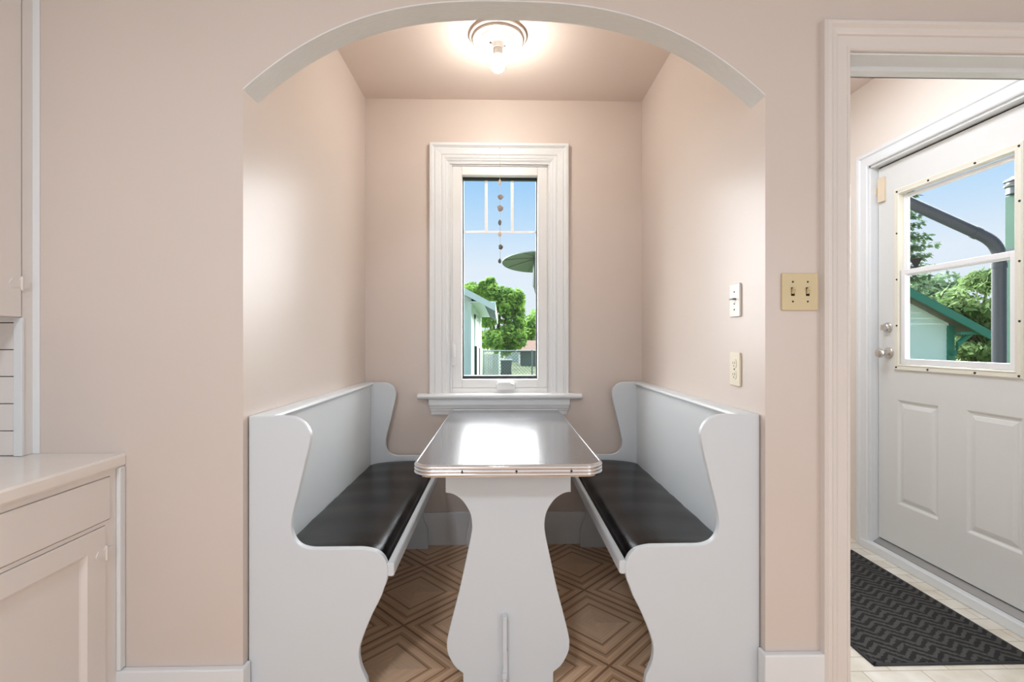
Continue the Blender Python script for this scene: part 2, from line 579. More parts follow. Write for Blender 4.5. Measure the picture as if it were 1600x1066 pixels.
def panel(mb, a0, a1, b0, b1, steps, to):
    """concentric rectangles: steps (inset, h); filled in the middle"""
    rings = [[to(a0 + i, b0 + i, h), to(a1 - i, b0 + i, h), to(a1 - i, b1 - i, h), to(a0 + i, b1 - i, h)] for i, h in steps]
    mb.loft(rings, caps=False)
    k = len(mb.v)
    mb.f.append((k - 4, k - 3, k - 2, k - 1))
    return mb


# ================================================================== THE SETTING
doorL = atY(1325, 300, YF).x          # left side of the cased opening to the entry
doorTop = atY(1330, 82, YF).z
doorR = doorL + 0.82
WT = 0.10                             # wall thickness round the arch
apexX = (XL + XR) / 2
ARCH_S = atY(387, 138, YF).z
ARCH_R = 0.275


def arch_z(x):
    s = min(1.0, abs(x - apexX) / ((XR - XL) / 2))
    return ARCH_S + ARCH_R * (1 - s ** 2.65)


XK0, XK1, YK0 = -1.80, 2.60, -3.00    # kitchen
# floors
struct(MB().box(XK0 - .1, XK1 + .1, YK0 - .1, YF + .06, -.05, 0).box(XL - .1, XR + .1, YF + .06, YB + .15, -.05, 0).build('floor_kitchen', PARQUET), 'brown parquet pattern vinyl floor of the nook and kitchen', 'floor')
XMW, XD = 2.05, 2.09                  # entry wall plane, entry door face
YME = F / 225.0                       # far end of the entry
struct(MB().box(XR + .1, XMW + .2, YF + .06, YME + .1, -.05, 0).build('floor_entry', TILE), 'cream stone pattern vinyl floor of the back entry', 'floor')

# wall with the arch and the cased opening
mb = MB()
mb.box(XK0 - .1, XL, YF, YF + WT, 0, ZK)
mb.box(XR, doorL, YF, YF + WT, 0, ZK)
N = 48
xs = [XL + (XR - XL) * i / N for i in range(N + 1)]
AT = 0.085                            # depth of the arch
for i in range(N):
    a, b = xs[i], xs[i + 1]
    za, zb = arch_z(a), arch_z(b)
    mb.add([(a, YF, za), (b, YF, zb), (b, YF, ZK), (a, YF, ZK), (a, YF + AT, za), (b, YF + AT, zb), (b, YF + AT, ZK), (a, YF + AT, ZK)],
           [(0, 1, 2, 3), (7, 6, 5, 4), (0, 4, 5, 1), (3, 2, 6, 7)])
mb.box(doorL, doorR, YF, YF + WT, doorTop, ZK)
mb.box(doorR, XK1 + .1, YF, YF + WT, 0, ZK)
struct(mb.build('wall_front', WALL, recalc=False), 'blush painted wall with the arched opening', 'wall')
# arch lining
mb = MB()
rings = []
for i in range(N + 1):
    x = xs[i]; z = arch_z(x)
    rings.append([(x, YF - .0004, z), (x, YF + AT + .0004, z), (x, YF + AT + .0004, z - .004), (x, YF - .0004, z - .004)])
mb.loft(rings)
struct(mb.build('trim_1', ARCHP, smooth=True), 'grey white painted underside of the arch', 'trim')

# nook walls and ceiling
struct(MB().box(XL - .1, XL, YF + WT, YB + .15, 0, ZN + .1).build('wall_left', WALL), 'blush painted left wall of the nook', 'wall')
struct(MB().box(XR, XR + .1, YF + WT, YB + .15, 0, ZN + .1).build('wall_right', WALL), 'blush painted right wall of the nook with switch and outlet', 'wall')
wx0, wx1 = atY(703, 400, YB).x, atY(857, 400, YB).x       # window opening
wz0, wz1 = atY(780, 620, YB).z, atY(780, 257, YB).z
mb = MB()
mb.box(XL, wx0, YB, YB + .15, 0, ZN + .1); mb.box(wx1, XR, YB, YB + .15, 0, ZN + .1)
mb.box(wx0, wx1, YB, YB + .15, 0, wz0); mb.box(wx0, wx1, YB, YB + .15, wz1, ZN + .1)
struct(mb.build('wall_back', WALL), 'blush painted back wall of the nook round the window', 'wall')
struct(MB().box(XL - .1, XR + .1, YF + AT, YB + .15, ZN, ZN + .1).build('ceiling_nook', CEIL), 'blush painted ceiling of the nook', 'ceiling')
# kitchen shell behind the camera
struct(MB().box(XK0 - .1, XK0, YK0 - .1, YF, 0, ZK).build('wall_kitchen_left', KITW), 'kitchen wall behind the cupboards', 'wall')
struct(MB().box(XK1, XK1 + .1, YK0 - .1, YF, 0, ZK).build('wall_kitchen_right', KITW), 'kitchen wall on the far right', 'wall')
struct(MB().box(XK0, XK1, YK0 - .1, YK0, 0, ZK).build('wall_kitchen_rear', KITW), 'kitchen wall behind the viewer', 'wall')
struct(MB().box(XK0 - .1, XK1 + .1, YK0 - .1, YF + .1, ZK, ZK + .1).build('ceiling_kitchen', KITW), 'kitchen ceiling', 'ceiling')

# entry room beyond the cased opening
yd0, yd1 = atX(1373, 500, XD).y - 0.87, atX(1373, 500, XD).y          # door from near edge to far edge
dz0, dz1 = 0.073, 2.105
oz1 = 2.125
mb = MB()
mb.box(XMW, XMW + .15, YF + WT, yd0 - .012, 0, ZK); mb.box(XMW, XMW + .15, yd1 + .012, YME, 0, ZK)
mb.box(XMW, XMW + .15, yd0 - .012, yd1 + .012, oz1, ZK); mb.box(XMW, XMW + .15, yd0 - .012, yd1 + .012, -.05, .035)
struct(mb.build('wall_entry_side', WALL_MUD), 'cream wall of the back entry round the outside door', 'wall')
struct(MB().box(XR + .1, XMW + .15, YME, YME + .1, 0, ZK).build('wall_entry_back', WALL_MUD), 'cream end wall of the back entry', 'wall')
struct(MB().box(XR + .1, XMW + .15, YF + WT, YME + .1, ZK, ZK + .1).build('ceiling_entry', CEIL), 'cream ceiling of the back entry', 'ceiling')
struct(MB().box(XR + .1, XR + .115, YF + WT, YME, 0, ZK).build('wall_entry_left', WALL_MUD), 'cream wall of the back entry behind the nook', 'wall')

# baseboards
BBH = 0.178


def bb(name, outline, h, label):
    m = MB().prism(outline, 0, h, lambda p, q, t: (p, q, t))
    return struct(m.build(name, WHITE, bevel=.004), label, 'baseboard')


bb('baseboard_back', [(XL, YB - .02), (XR, YB - .02), (XR, YB), (XL, YB)], .185, 'white baseboard under the window behind the table')
bx0 = atY(179, 1045, YF - .02).x
bb('baseboard_left', [(bx0, YF - .022), (XL + .012, YF - .022), (XL + .012, YF + .022), (XL, YF + .022), (XL, YF), (bx0, YF)], BBH + .01, 'white baseboard between the base cabinet and the nook')
bx1 = atY(1283, 1030, YF).x
bb('baseboard_right', [(XR - .012, YF - .022), (bx1, YF - .022), (bx1, YF), (XR, YF), (XR, YF + .022), (XR - .012, YF + .022)], BBH + .028, 'white baseboard between the nook and the doorway')

# casing and lining of the opening to the entry
cw = doorL - atY(1281, 300, YF).x
mb = MB()
k = cw / 0.088
prof = [(0, 0), (0, .010), (.004 * k, .014), (.010 * k, .014), (.012 * k, .011), (.042 * k, .013), (.045 * k, .018), (.050 * k, .020), (.062 * k, .022), (.070 * k, .030), (.080 * k, .030), (.088 * k, .022), (.088 * k, 0)]
casing(mb, doorL, doorR, 0, doorTop, prof, lambda a, b, h: (a, YF - h, b))
struct(mb.build('trim_2', CASEW), 'off white moulded casing of the doorway to the back entry', 'trim')
mb = MB()
JT = .018
mb.box(doorL, doorL + JT * .3, YF, YF + .13, 0, doorTop)
mb.box(doorR - JT * .3, doorR, YF, YF + .13, 0, doorTop)
mb.box(doorL, doorR, YF, YF + .13, doorTop - .006, doorTop)
mb.box(doorL, doorR, YF + .062, YF + .10, doorTop - .02, doorTop)
mb.box(doorL - .07, doorR + .07, YF + WT, YF + .13, doorTop - .006, doorTop + .08)
struct(mb.build('trim_3', WHITE, bevel=.002), 'white head jamb lining the doorway', 'trim')

# outside door casing, jamb, sill
mb = MB()
prof = [(0, 0), (0, .014), (.006, .018), (.018, .018), (.022, .014), (.050, .016), (.056, .022), (.070, .024), (.076, .018), (.076, 0)]
casing(mb, yd0 - .012, yd1 + .012, 0.0, oz1, prof, lambda a, b, h: (XMW - h, a, b))
struct(mb.build('trim_4', WHITE), 'white moulded casing round the outside door', 'trim')
mb = MB()
mb.box(XMW - .002, XMW + .15, yd1 + .004, yd1 + .012, .035, oz1); mb.box(XMW - .002, XMW + .15, yd0 - .012, yd0 - .004, .035, oz1)
mb.box(XMW - .002, XMW + .15, yd0 - .012, yd1 + .012, oz1 - .012, oz1)
struct(mb.build('trim_5', WHITE), 'white jamb of the outside door', 'trim')
mb = MB()
mb.box(XMW - .024, XMW + .012, yd0 - .05, yd1 + .06, 0, .045)
struct(mb.build('trim_6', WHITE, bevel=.004), 'white step board in front of the metal door sill', 'trim')
mb = MB()
mb.prism([(XMW + .012, .035), (XMW + .012, .047), (XD + .004, .066), (XD + .06, .072), (XD + .06, .035)], yd0 - .01, yd1 + .01, lambda p, q, t: (p, t, q))
struct(mb.build('trim_7', ALUM), 'scuffed grey metal sill under the outside door', 'trim')

# ------------------------------------------------------------------ window with casing, sash and pane
win = sroot('window_1', ((wx0 + wx1) / 2, YB, wz0), 'tall white casement window over the table', 'window')
mb = MB()
wcase = wx0 - atY(671, 400, YB - .03).x
k = wcase / 0.12
prof = [(0, -.05), (0, .004), (.012, .006), (.020, .014), (.026, .014), (.030, .018), (.040, .020), (.044, .017), (.050, .022), (.086 * k, .026), (.090 * k, .022), (.096 * k, .026), (.104 * k, .034), (.118 * k, .034), (.12 * k, .028), (.12 * k, 0)]
casing(mb, wx0, wx1, wz0 - .004, wz1, prof, lambda a, b, h: (a, YB - h, b))
mb.build('window_casing', WHITE, win)
# frame unit, set 3 cm back
fy = YB + .012
gx0, gx1 = atY(722.5, 400, YB + .045).x, atY(839.5, 400, YB + .045).x
gz0, gz1 = atY(780, 592, YB + .045).z, atY(780, 277, YB + .045).z
mb = MB()


def frame_ring(mb, o, i, y0, y1):
    """rectangular ring between outer o and inner i (x0,x1,z0,z1)"""
    mb.box(o[0], i[0], y0, y1, o[2], o[3]); mb.box(i[1], o[1], y0, y1, o[2], o[3])
    mb.box(i[0], i[1], y0, y1, o[2], i[2]); mb.box(i[0], i[1], y0, y1, i[3], o[3])


sw = 0.055
frame_ring(mb, (wx0 - .002, wx1 + .002, wz0 - .002, wz1 + .002), (gx0 - sw, gx1 + sw, gz0 - .05, gz1 + .05), YB + .004, YB + .14)
mb.build('window_frame', VINYLW, win, bevel=.003)
mb = MB()
frame_ring(mb, (gx0 - sw, gx1 + sw, gz0 - .05, gz1 + .05), (gx0, gx1, gz0, gz1), YB + .012, YB + .085)
sash = mb.build('sash', VINYLW, win, bevel=.004)
mb = MB()
g = .007
frame_ring(mb, (gx0 - .001, gx1 + .001, gz0 - .001, gz1 + .001), (gx0 + g, gx1 - g, gz0 + 2.4 * g, gz1 - 2 * g), YB + .050, YB + .075)
mb.build('gasket', BLACKP, sash)
MB().box(gx0, gx1, YB + .060, YB + .064, gz0, gz1).build('window_pane', GLASS, win)
MB().box(wx0, wx1, YB + .141, YB + .20, wz0, atY(780, 587, YB + .15).z).build('outer_sill', SILLM, win, bevel=.002)
mzh = atY(780, 362, YB + .06).z
mb = MB()
for px in (759.5, 800.5):
    x = atY(px, 300, YB + .06).x
    mb.box(x - .008, x + .008, YB + .066, YB + .072, mzh, gz1)
mb.box(gx0, gx1, YB + .0665, YB + .0715, mzh - .006, mzh + .006)
mb.build('muntin', VINYLW, win)
mb = MB()
cx, cz = atY(790, 600, YB).x, atY(790, 604, YB).z
mb.prism(rounded(cx - .052, cx + .052, cz - .018, cz + .016, .008), YB - .018, YB + .012, lambda p, q, t: (p, t, q))
mb.prism(rounded(cx - .045, cx + .030, cz + .010, cz + .026, .006), YB - .026, YB - .004, lambda p, q, t: (p, t, q))
mb.tube([(cx + .02, YB - .018, cz + .018), (cx + .046, YB - .026, cz + .012)], .006)
mb.build('window_crank', VINYLW, win, bevel=.002, smooth=True)
lx, lz = atY(709, 555, YB).x, atY(709, 555, YB).z
mb = MB()
mb.prism(rounded(lx - .010, lx + .010, lz - .06, lz + .06, .008), YB - .006, YB + .006, lambda p, q, t: (p, t, q))
mb.prism(rounded(lx - .007, lx + .007, lz - .01, lz + .065, .006), YB - .018, YB - .004, lambda p, q, t: (p, t, q))
mb.build('sash_lock', VINYLW, win, bevel=.002)
# stool and apron
sx0, sx1 = atY(652, 620, YB - .055).x, atY(910, 620, YB - .055).x
sz1 = atY(780, 615, YB - .04).z
mb = MB()
mb.prism([(YB, sz1), (YB - .052, sz1), (YB - .060, sz1 - .006), (YB - .063, sz1 - .015), (YB - .060, sz1 - .024), (YB - .052, sz1 - .030), (YB, sz1 - .030)], sx0, sx1, lambda p, q, t: (t, p, q))
mb.box(wx0, wx1, YB, YB + .03, sz1 - .03, sz1 - .001)
mb.build('window_sill', WHITE, win, bevel=.003)
ax0, ax1 = atY(670, 635, YB - .03).x, atY(890, 635, YB - .03).x
t0 = sz1 - .030
ap = [(0, 0), (.034, 0), (.034, -.034), (.028, -.046), (.026, -.054), (.021, -.062), (.021, -.068), (.016, -.072), (.014, -.092), (0, -.092)]
mb = MB()
mb.loft([[(ax0 + (.034 - h) * .6, YB - h, t0 + z) for h, z in ap], [(ax1 - (.034 - h) * .6, YB - h, t0 + z) for h, z in ap]])
mb.build('apron', WHITE, win)

# ------------------------------------------------------------------ outside door with half window
door = sroot('door_1', (XD, (yd0 + yd1) / 2, 0.073), 'white half glazed outside door of the back entry', 'door')
TH = .045
li = (atX(1400, 300, XD).y, atX(1597, 300, XD).y)
ly1, ly0 = atX(1398.5, 300, XD).y, atX(1601, 300, XD).y            # insert outer edges (far, near)
lz0, lz1 = atX(1398.5, 578.5, XD).z, atX(1398.5, 297, XD).z
oy1, oy0 = ly1 - .022, ly0 + .022                                  # cut-out
ozz0, ozz1 = lz0 + .022, lz1 - .022
p1 = (atX(1466, 640, XD).y, atX(1402, 640, XD).y)                  # far panel
p2 = (atX(1598, 640, XD).y, atX(1510, 640, XD).y)                  # near panel
pz0, pz1 = atX(1404, 788, XD).z, atX(1404, 625, XD).z
mb = MB()
mb.box(XD, XD + TH, oy1, yd1, ozz0, dz1); mb.box(XD, XD + TH, yd0, oy0, ozz0, dz1)
mb.box(XD, XD + TH, oy0, oy1, ozz1, dz1); mb.box(XD, XD + TH, yd0, yd1, pz1, ozz0)
mb.box(XD, XD + TH, yd0, yd1, dz0, pz0)
mb.box(XD, XD + TH, p1[1], yd1, pz0, pz1); mb.box(XD, XD + TH, p2[1], p1[0], pz0, pz1); mb.box(XD, XD + TH, yd0, p2[0], pz0, pz1)
mb.box(XD + .02, XD + TH, p1[0], p1[1], pz0, pz1); mb.box(XD + .02, XD + TH, p2[0], p2[1], pz0, pz1)
mb.build('door_slab', DOORW, door)
for q in (p1, p2):
    mb = MB()
    panel(mb, q[0], q[1], pz0, pz1, [(0, 0), (.004, -.002), (.012, -.009), (.020, -.009), (.024, -.006), (.040, -.001), (.044, -.001)], lambda a, b, h: (XD - h, a, b))
    mb.build('door_panel', DOORW, door, recalc=False)
# black weather strip in the gap
mb = MB()
mb.box(XD + .006, XD + .03, yd1, yd1 + .006, dz0, dz1 + .004); mb.box(XD + .006, XD + .03, yd0, yd1, dz1, dz1 + .010)
mb.build('weatherstrip', BLACKR, door)
# window insert
mb = MB()
casing_prof = [(0, -.02), (0, .006), (.004, .010), (.010, .007), (.026, .009), (.032, .005), (.032, -.001)]
fr = [(ly0 + .032, ly1 - .032, lz0 + .032, lz1 - .032)]
a0, a1, b0, b1 = fr[0]
prf = casing_prof
rings = [[(XD - h, a0 - w, b0 - w) for w, h in prf], [(XD - h, a0 - w, b1 + w) for w, h in prf], [(XD - h, a1 + w, b1 + w) for w, h in prf], [(XD - h, a1 + w, b0 - w) for w, h in prf]]
mb.loft(rings + [rings[0]], caps=False)
ins = mb.build('lite_frame', INSERT, door)


def door_screw(px, py):
    p = atX(px, py, XD - .009)
    MB().lathe([(0, -.0025), (.0042, -.002), (.005, 0), (.005, .002)], (XD - .009, p.y, p.z), 'X', 10).build('screw', DARKSCR, ins)


for s in ((1401, 300), (1450, 282), (1523, 255), (1592, 228), (1401, 365), (1401, 437), (1401, 509), (1400, 574), (1449, 578), (1523, 583), (1592, 588), (1593, 314), (1593, 408), (1593, 502)):
    door_screw(*s)
# two sliding sashes
zm = atX(1410, 427, XD).z
ym0, ym1 = a0, a1


def sash_ring(name, y0, y1, z0, z1, w, x0, x1, wb=None):
    wb = wb or w
    m = MB()
    m.box(x0, x1, y0, y0 + w, z0, z1); m.box(x0, x1, y1 - w, y1, z0, z1)
    m.box(x0, x1, y0 + w, y1 - w, z0, z0 + wb); m.box(x0, x1, y0 + w, y1 - w, z1 - w, z1)
    return m.build(name, SASHW, door, bevel=.002)


up = sash_ring('upper_sash', a0 + .002, a1 - .002, zm - .014, b1 - .002, .020, XD + .022, XD + .036)
lo = sash_ring('lower_sash', a0 + .002, a1 - .002, b0 + .002, zm + .016, .024, XD + .002, XD + .018, wb=.028)
MB().box(XD + .028, XD + .031, a0 + .02, a1 - .02, zm, b1 - .02).build('glass_pane', GLASS, up)
MB().box(XD + .009, XD + .012, a0 + .02, a1 - .02, b0 + .02, zm).build('glass_pane', GLASS, lo)
# jamb liners in the insert
mb = MB()
mb.box(XD + .020, XD + .044, a1 - .010, a1 + .008, b0, b1); mb.box(XD + .020, XD + .044, a0 - .008, a0 + .010, b0, b1)
mb.build('sash_track', SASHW, door)
# triangle sticker on the upper pane
tri = [atX(1421.5, 406, XD + .027), atX(1442, 402.5, XD + .027), atX(1431, 421, XD + .027)]
mb = MB()
mb.prism([(p.y, p.z) for p in tri], XD + .0265, XD + .0278, lambda p, q, t: (t, p, q))
st = mb.build('triangle_sticker', BLACKP, door)
st['label'] = 'small black triangle sticker on the upper pane'
# deadbolt and knob on the far stile
kb = atX(1388, 512, XD); ky, kz = kb.y, kb.z
mb = MB().lathe([(0, -.022), (.018, -.022), (.022, -.018), (.024, -.008), (.029, -.004), (.029, .002)], (XD, ky, kz), 'X', 28)
mb.box(XD - .040, XD - .020, ky - .005, ky + .005, kz - .015, kz + .015)
mb.build('deadbolt', NICKEL, door, smooth=True)
kb = atX(1389, 552, XD); ky, kz = kb.y, kb.z
MB().lathe([(0, -.066), (.013, -.066), (.021, -.062), (.025, -.054), (.025, -.046), (.019, -.038), (.012, -.032), (.011, -.018), (.014, -.012), (.026, -.009), (.031, -.004), (.031, .002)], (XD, ky, kz), 'X', 32).build('door_knob', NICKEL, door, smooth=True)
# contact sensor at the top corner
a = atX(1374, 280, XD); b = atX(1384.5, 314, XD)
MB().box(XD - .014, XD, b.y, a.y - .004, b.z, a.z).build('door_sensor', BEIGE, door, bevel=.002)
b2 = atX(1371, 300, XD)
MB().box(XD - .016, XD - .003, yd1 + .004 - .003, yd1 + .012, b2.z - .018, b2.z + .02).build('sensor_magnet', BEIGE, door, bevel=.002)

# ================================================================== FURNITURE
YP = F / 508.0             # face of the near bench ends
YPB = F / 278.5            # far ends, against the baseboard
PT = .022


def side_pts():
    px = [(484, 690)]
    top = [(440, 650.4), (458.8, 652), (475, 661), (484, 677), (483.5, 694), (475, 731), (465, 773), (457, 806), (455, 826), (459, 842), (468.6, 853), (485, 858), (510, 858.2), (545, 858), (570, 858.4), (590, 863.6), (601.5, 875), (606, 891), (604, 909), (599, 922), (594, 936), (580, 964), (566, 998.7), (561, 1020), (563.5, 1042), (573, 1064)]
    out = []
    for p in top:
        w = atY(p[0], p[1], YP)
        out.append((w.x - XL, w.z))
    return out


prof_u = spline(side_pts(), 5)
ZT = prof_u[0][1]


def bench(side):
    left = side < 0
    X0 = XL if left else XR
    sx = 1 if left else -1

    def U(u):
        return X0 + sx * u
    if left:
        root = thing('bench', 'white high backed settle bench with black cushion, on the cabinet side of the table', 'bench', (X0 + .21, (YP + YPB) / 2, 0))
    else:
        root = thing('bench', 'white high backed settle bench with black cushion, below the wall switch and outlet', 'bench', (X0 - .21, (YP + YPB) / 2, 0))
    foot = prof_u[-1][0]
    outline = [(.003, 0), (.003, ZT)] + prof_u + [(foot + .004, .09), (foot + .004, 0)]
    for (y0, y1) in ((YP, YP + PT), (YPB - PT, YPB)):
        MB().prism(outline, y0, y1, lambda p, q, t: (U(p), t, q)).build('end_panel', WHITE_BENCH, root, bevel=.003)
    ya, yb = YP + PT, YPB - PT
    MB().box(U(.034), U(.050), ya, yb, .40, ZT - .016).build('backrest', WHITE_BENCH, root)
    mb = MB()
    mb.prism([(.003, ZT - .020), (.003, ZT - .001), (.052, ZT - .001), (.059, ZT - .004), (.062, ZT - .011), (.059, ZT - .018), (.052, ZT - .020)], ya, yb, lambda p, q, t: (U(p), t, q))
    mb.build('top_rail', WHITE_BENCH, root)
    MB().box(U(.050), U(.402), ya, yb, .418, .436).build('seat_board', WHITE_BENCH, root)
    mb = MB()
    mb.prism(rounded(.4185, .442, .432, .474, .008, 5), YP + .004, yb, lambda p, q, t: (U(p), t, q))
    mb.build('seat_rail', WHITE_BENCH, root, smooth=True, bevel=.003)
    # cushion
    sec = [(.051, .437), (.051, .468), (.060, .478), (.10, .488), (.17, .496), (.25, .500), (.32, .500), (.360, .496), (.388, .486), (.406, .470), (.414, .452), (.413, .440), (.408, .437)]
    sec = spline(sec, 3)
    rings = []
    ny = 28
    for i in range(ny + 1):
        t = i / ny
        y = ya + .002 + (yb - ya - .004) * t
        e = min(1.0, min(t, 1 - t) * (yb - ya) / .05)
        sh = math.sqrt(max(0.0, 1 - (1 - e) ** 2))
        drop = (1 - sh) * .016
        wob = .0012 * math.sin(t * 37) + .0008 * math.sin(t * 83 + 1)
        rings.append([(U(u - (.006 * (1 - sh) if u > .36 else 0)), y, z - (drop + wob if z > .445 else 0)) for u, z in sec])
    MB().loft(rings).build('seat_cushion', VINYL, root, smooth=True)
    return root


bench(-1)
bench(1)

# table
TYB, TYF = F / 278.5 - .012, F / 505.0
TZ = EYE - 0.3835
tcx = (atY(708, 639, TYB).x + atY(871, 639, TYB).x) / 2
thw = (atY(871, 639, TYB).x - atY(708, 639, TYB).x) / 2
table = thing('dining_table', 'grey flecked laminate dinette table with ribbed chrome edge, between the benches under the window', 'table', (tcx, (TYF + TYB) / 2, 0))
CT = .036
out = rounded(tcx - thw, tcx + thw, TYF, TYB, .055, 10, (1, 1, 0, 0))
MB().prism(out, TZ - CT + .004, TZ, lambda p, q, t: (p, q, t)).build('tabletop', TOPM, table)
# ribbed metal band
prof = [(0, TZ + .0015), (.003, TZ + .0020), (.0055, TZ - .001)]
zz = TZ - .002
for kx in range(3):
    h = (CT - .004) / 3
    for s in range(7):
        an = PI * s / 6
        prof.append((.004 + .0055 * math.sin(an), zz - h * (1 - math.cos(an)) / 2))
    zz -= h
prof += [(.003, TZ - CT - .001), (0, TZ - CT)]
pts = [Vector((p[0], p[1])) for p in out]
nrm = []
for i in range(len(pts)):
    d1 = (pts[i] - pts[i - 1]); d2 = (pts[(i + 1) % len(pts)] - pts[i])
    n1 = Vector((d1.y, -d1.x)).normalized(); n2 = Vector((d2.y, -d2.x)).normalized()
    q = (n1 + n2); q = q / max(q.length_squared / 2, .3) if q.length > 0 else n1
    nrm.append(q)
rings = [[(pts[i].x + nrm[i].x * w, pts[i].y + nrm[i].y * w, z) for w, z in prof] for i in range(len(pts))]
MB().loft(rings + [rings[0]], caps=False).build('edge_band', CHROME, table, smooth=True)
for px in (722, 807, 893):
    p = atY(px, 733, TYF - .010)
    MB().lathe([(0, -.0015), (.0035, -.001), (.004, .002)], (p.x, TYF - .0095, TZ - .018), 'Y', 12).build('band_screw', DARKSCR, table)
# shaped trestle ends
YLEG = F / 470.0
lp = [(687.4, 738), (687.4, 770.5)]
curve = spline([(687.4, 770.5), (699, 772.5), (713, 782), (724.7, 799.5), (728.9, 818), (727.6, 836), (721, 868), (710, 919), (699, 962), (691, 995), (689.5, 1009.5), (692, 1024), (702, 1042), (713.8, 1052)], 5)
lc = 785.7
halfp = []
for px, py in lp[:1] + curve + [(715, 1053)]:
    w = atY(px, py, YLEG)
    halfp.append((tcx - w.x + (atY(lc, 900, YLEG).x - tcx), w.z))
halfp[0] = (halfp[0][0], TZ - CT)
halfp.append((halfp[-1][0], 0.0))
outl = [(tcx - a, z) for a, z in halfp] + [(tcx + a, z) for a, z in reversed(halfp)]
for y0 in (YLEG, TYB - .22):
    MB().prism(outl, y0, y0 + .022, lambda p, q, t: (p, t, q)).build('trestle_end', WHITE_BENCH, table, bevel=.0025)
MB().box(tcx - .010, tcx + .010, YLEG + .022, TYB - .22, TZ - CT - .10, TZ - CT).build('under_rail', WHITE_BENCH, table)
fz = atY(789, 958, YLEG).z; fx = atY(789, 958, YLEG - .02).x
fx0, fx1 = atY(784.8, 990, YLEG - .03).x, atY(792.4, 990, YLEG - .03).x
mb = MB()
mb.box(fx0 + .002, fx1 - .001, YLEG - .028, YLEG, atY(789, 1012, YLEG).z, fz)
mb.box(fx0 + .003, fx1 + .001, YLEG - .020, YLEG, atY(789, 1046, YLEG).z, atY(789, 1012, YLEG).z)
mb.box(fx0, fx1, YLEG - .030, YLEG, atY(789, 1052, YLEG).z, atY(789, 1044, YLEG).z)
mb.box(fx0 + .001, fx1 - .003, YLEG - .028, YLEG, 0, atY(789, 1052, YLEG).z)
mb.build('foot_stop', WHITE_BENCH, table, bevel=.001)

# ------------------------------------------------------------------ ceiling light
lc_ = atZ(778, 56, ZN)
LX, LY = lc_.x, lc_.y
lamp = thing('ceiling_light', 'round white porcelain ceiling light with a bare lit bulb', 'light', (LX, LY, ZN))
MB().lathe([(0, 0), (.128, 0), (.128, -.010), (.122, -.014), (0, -.014)], (LX, LY, ZN), 'Z', 48).build('backing_ring', CEIL, lamp, smooth=True)
MB().lathe([(0, -.012), (.112, -.012), (.115, -.018), (.112, -.024), (.098, -.027), (.092, -.022), (.086, -.022), (.081, -.028), (.068, -.031), (.063, -.026), (.058, -.026), (.053, -.033), (.040, -.036), (.030, -.038), (.027, -.044), (.025, -.058), (0, -.058)], (LX, LY, ZN), 'Z', 56).build('canopy', CERAMIC, lamp, smooth=True)
for (dx, dy) in ((-.033, -.012), (.030, .012)):
    MB().lathe([(0, -.041), (.004, -.041), (.005, -.035)], (LX + dx, LY + dy, ZN), 'Z', 10).build('screw', GALV, lamp)
MB().lathe([(0, -.058), (.021, -.058), (.022, -.074), (.019, -.086), (0, -.086)], (LX, LY, ZN), 'Z', 24).build('socket', CERAMIC, lamp, smooth=True)
bulb = MB().lathe([(.0285, -.1145), (.029, -.116), (.0315, -.128), (.0305, -.140), (.026, -.151), (.018, -.158), (.008, -.1615), (0, -.162)], (LX, LY, ZN), 'Z', 28).build('light_bulb', BULB, lamp, smooth=True)
MB().lathe([(0, -.086), (.014, -.086), (.016, -.092), (.022, -.102), (.0285, -.1145), (0, -.1145)], (LX, LY, ZN), 'Z', 28).build('bulb_collar', emit_mat('lit_collar', (1.0, 0.95, 0.89, 1), 5.0), bulb, smooth=True)

# ------------------------------------------------------------------ switches and outlet
c0, c1 = atY(1219, 427, YF), atY(1277.5, 485.5, YF)
sx, sz = (c0.x + c1.x) / 2, (c0.z + c1.z) / 2
sw_ = thing('light_switch', 'ivory double toggle switch plate on the wall beside the doorway', 'switch', (sx, YF, sz))
mb = MB()
mb.prism(rounded(sx - .0565, sx + .0565, sz - .057, sz + .057, .004, 4), YF - .007, YF, lambda p, q, t: (p, t, q))
mb.build('switch_plate', IVORY, sw_, bevel=.0025)
for dx in (-.023, .023):
    MB().box(sx + dx - .0055, sx + dx + .0055, YF - .0075, YF - .005, sz - .013, sz + .013).build('toggle_slot', SLOT, sw_)
    mb = MB()
    mb.loft([[(sx + dx - a, YF - .006, sz - .008), (sx + dx + a, YF - .006, sz - .008), (sx + dx + a, YF - .006, sz + .008), (sx + dx - a, YF - .006, sz + .008)] for a in (.0045,)] +
            [[(sx + dx - .0035, YF - .019, sz + .006), (sx + dx + .0035, YF - .019, sz + .006), (sx + dx + .0035, YF - .017, sz + .014), (sx + dx - .0035, YF - .017, sz + .014)]])
    mb.build('toggle', IVORY, sw_, bevel=.001)
    for dz in (-.030, .030):
        MB().lathe([(0, -.0085), (.0026, -.0083), (.0032, -.0065)], (sx + dx, YF, sz + dz), 'Y', 10).build('screw', DARKSCR, sw_)


def side_plate(name, px, py, label, cat):
    p = atX(px, py, XR)
    r = thing(name, label, cat, (XR, p.y, p.z))
    mb = MB()
    mb.prism(rounded(p.y - .035, p.y + .035, p.z - .057, p.z + .057, .004, 4), XR - .007, XR, lambda a, b, t: (t, a, b))
    return r, p, mb


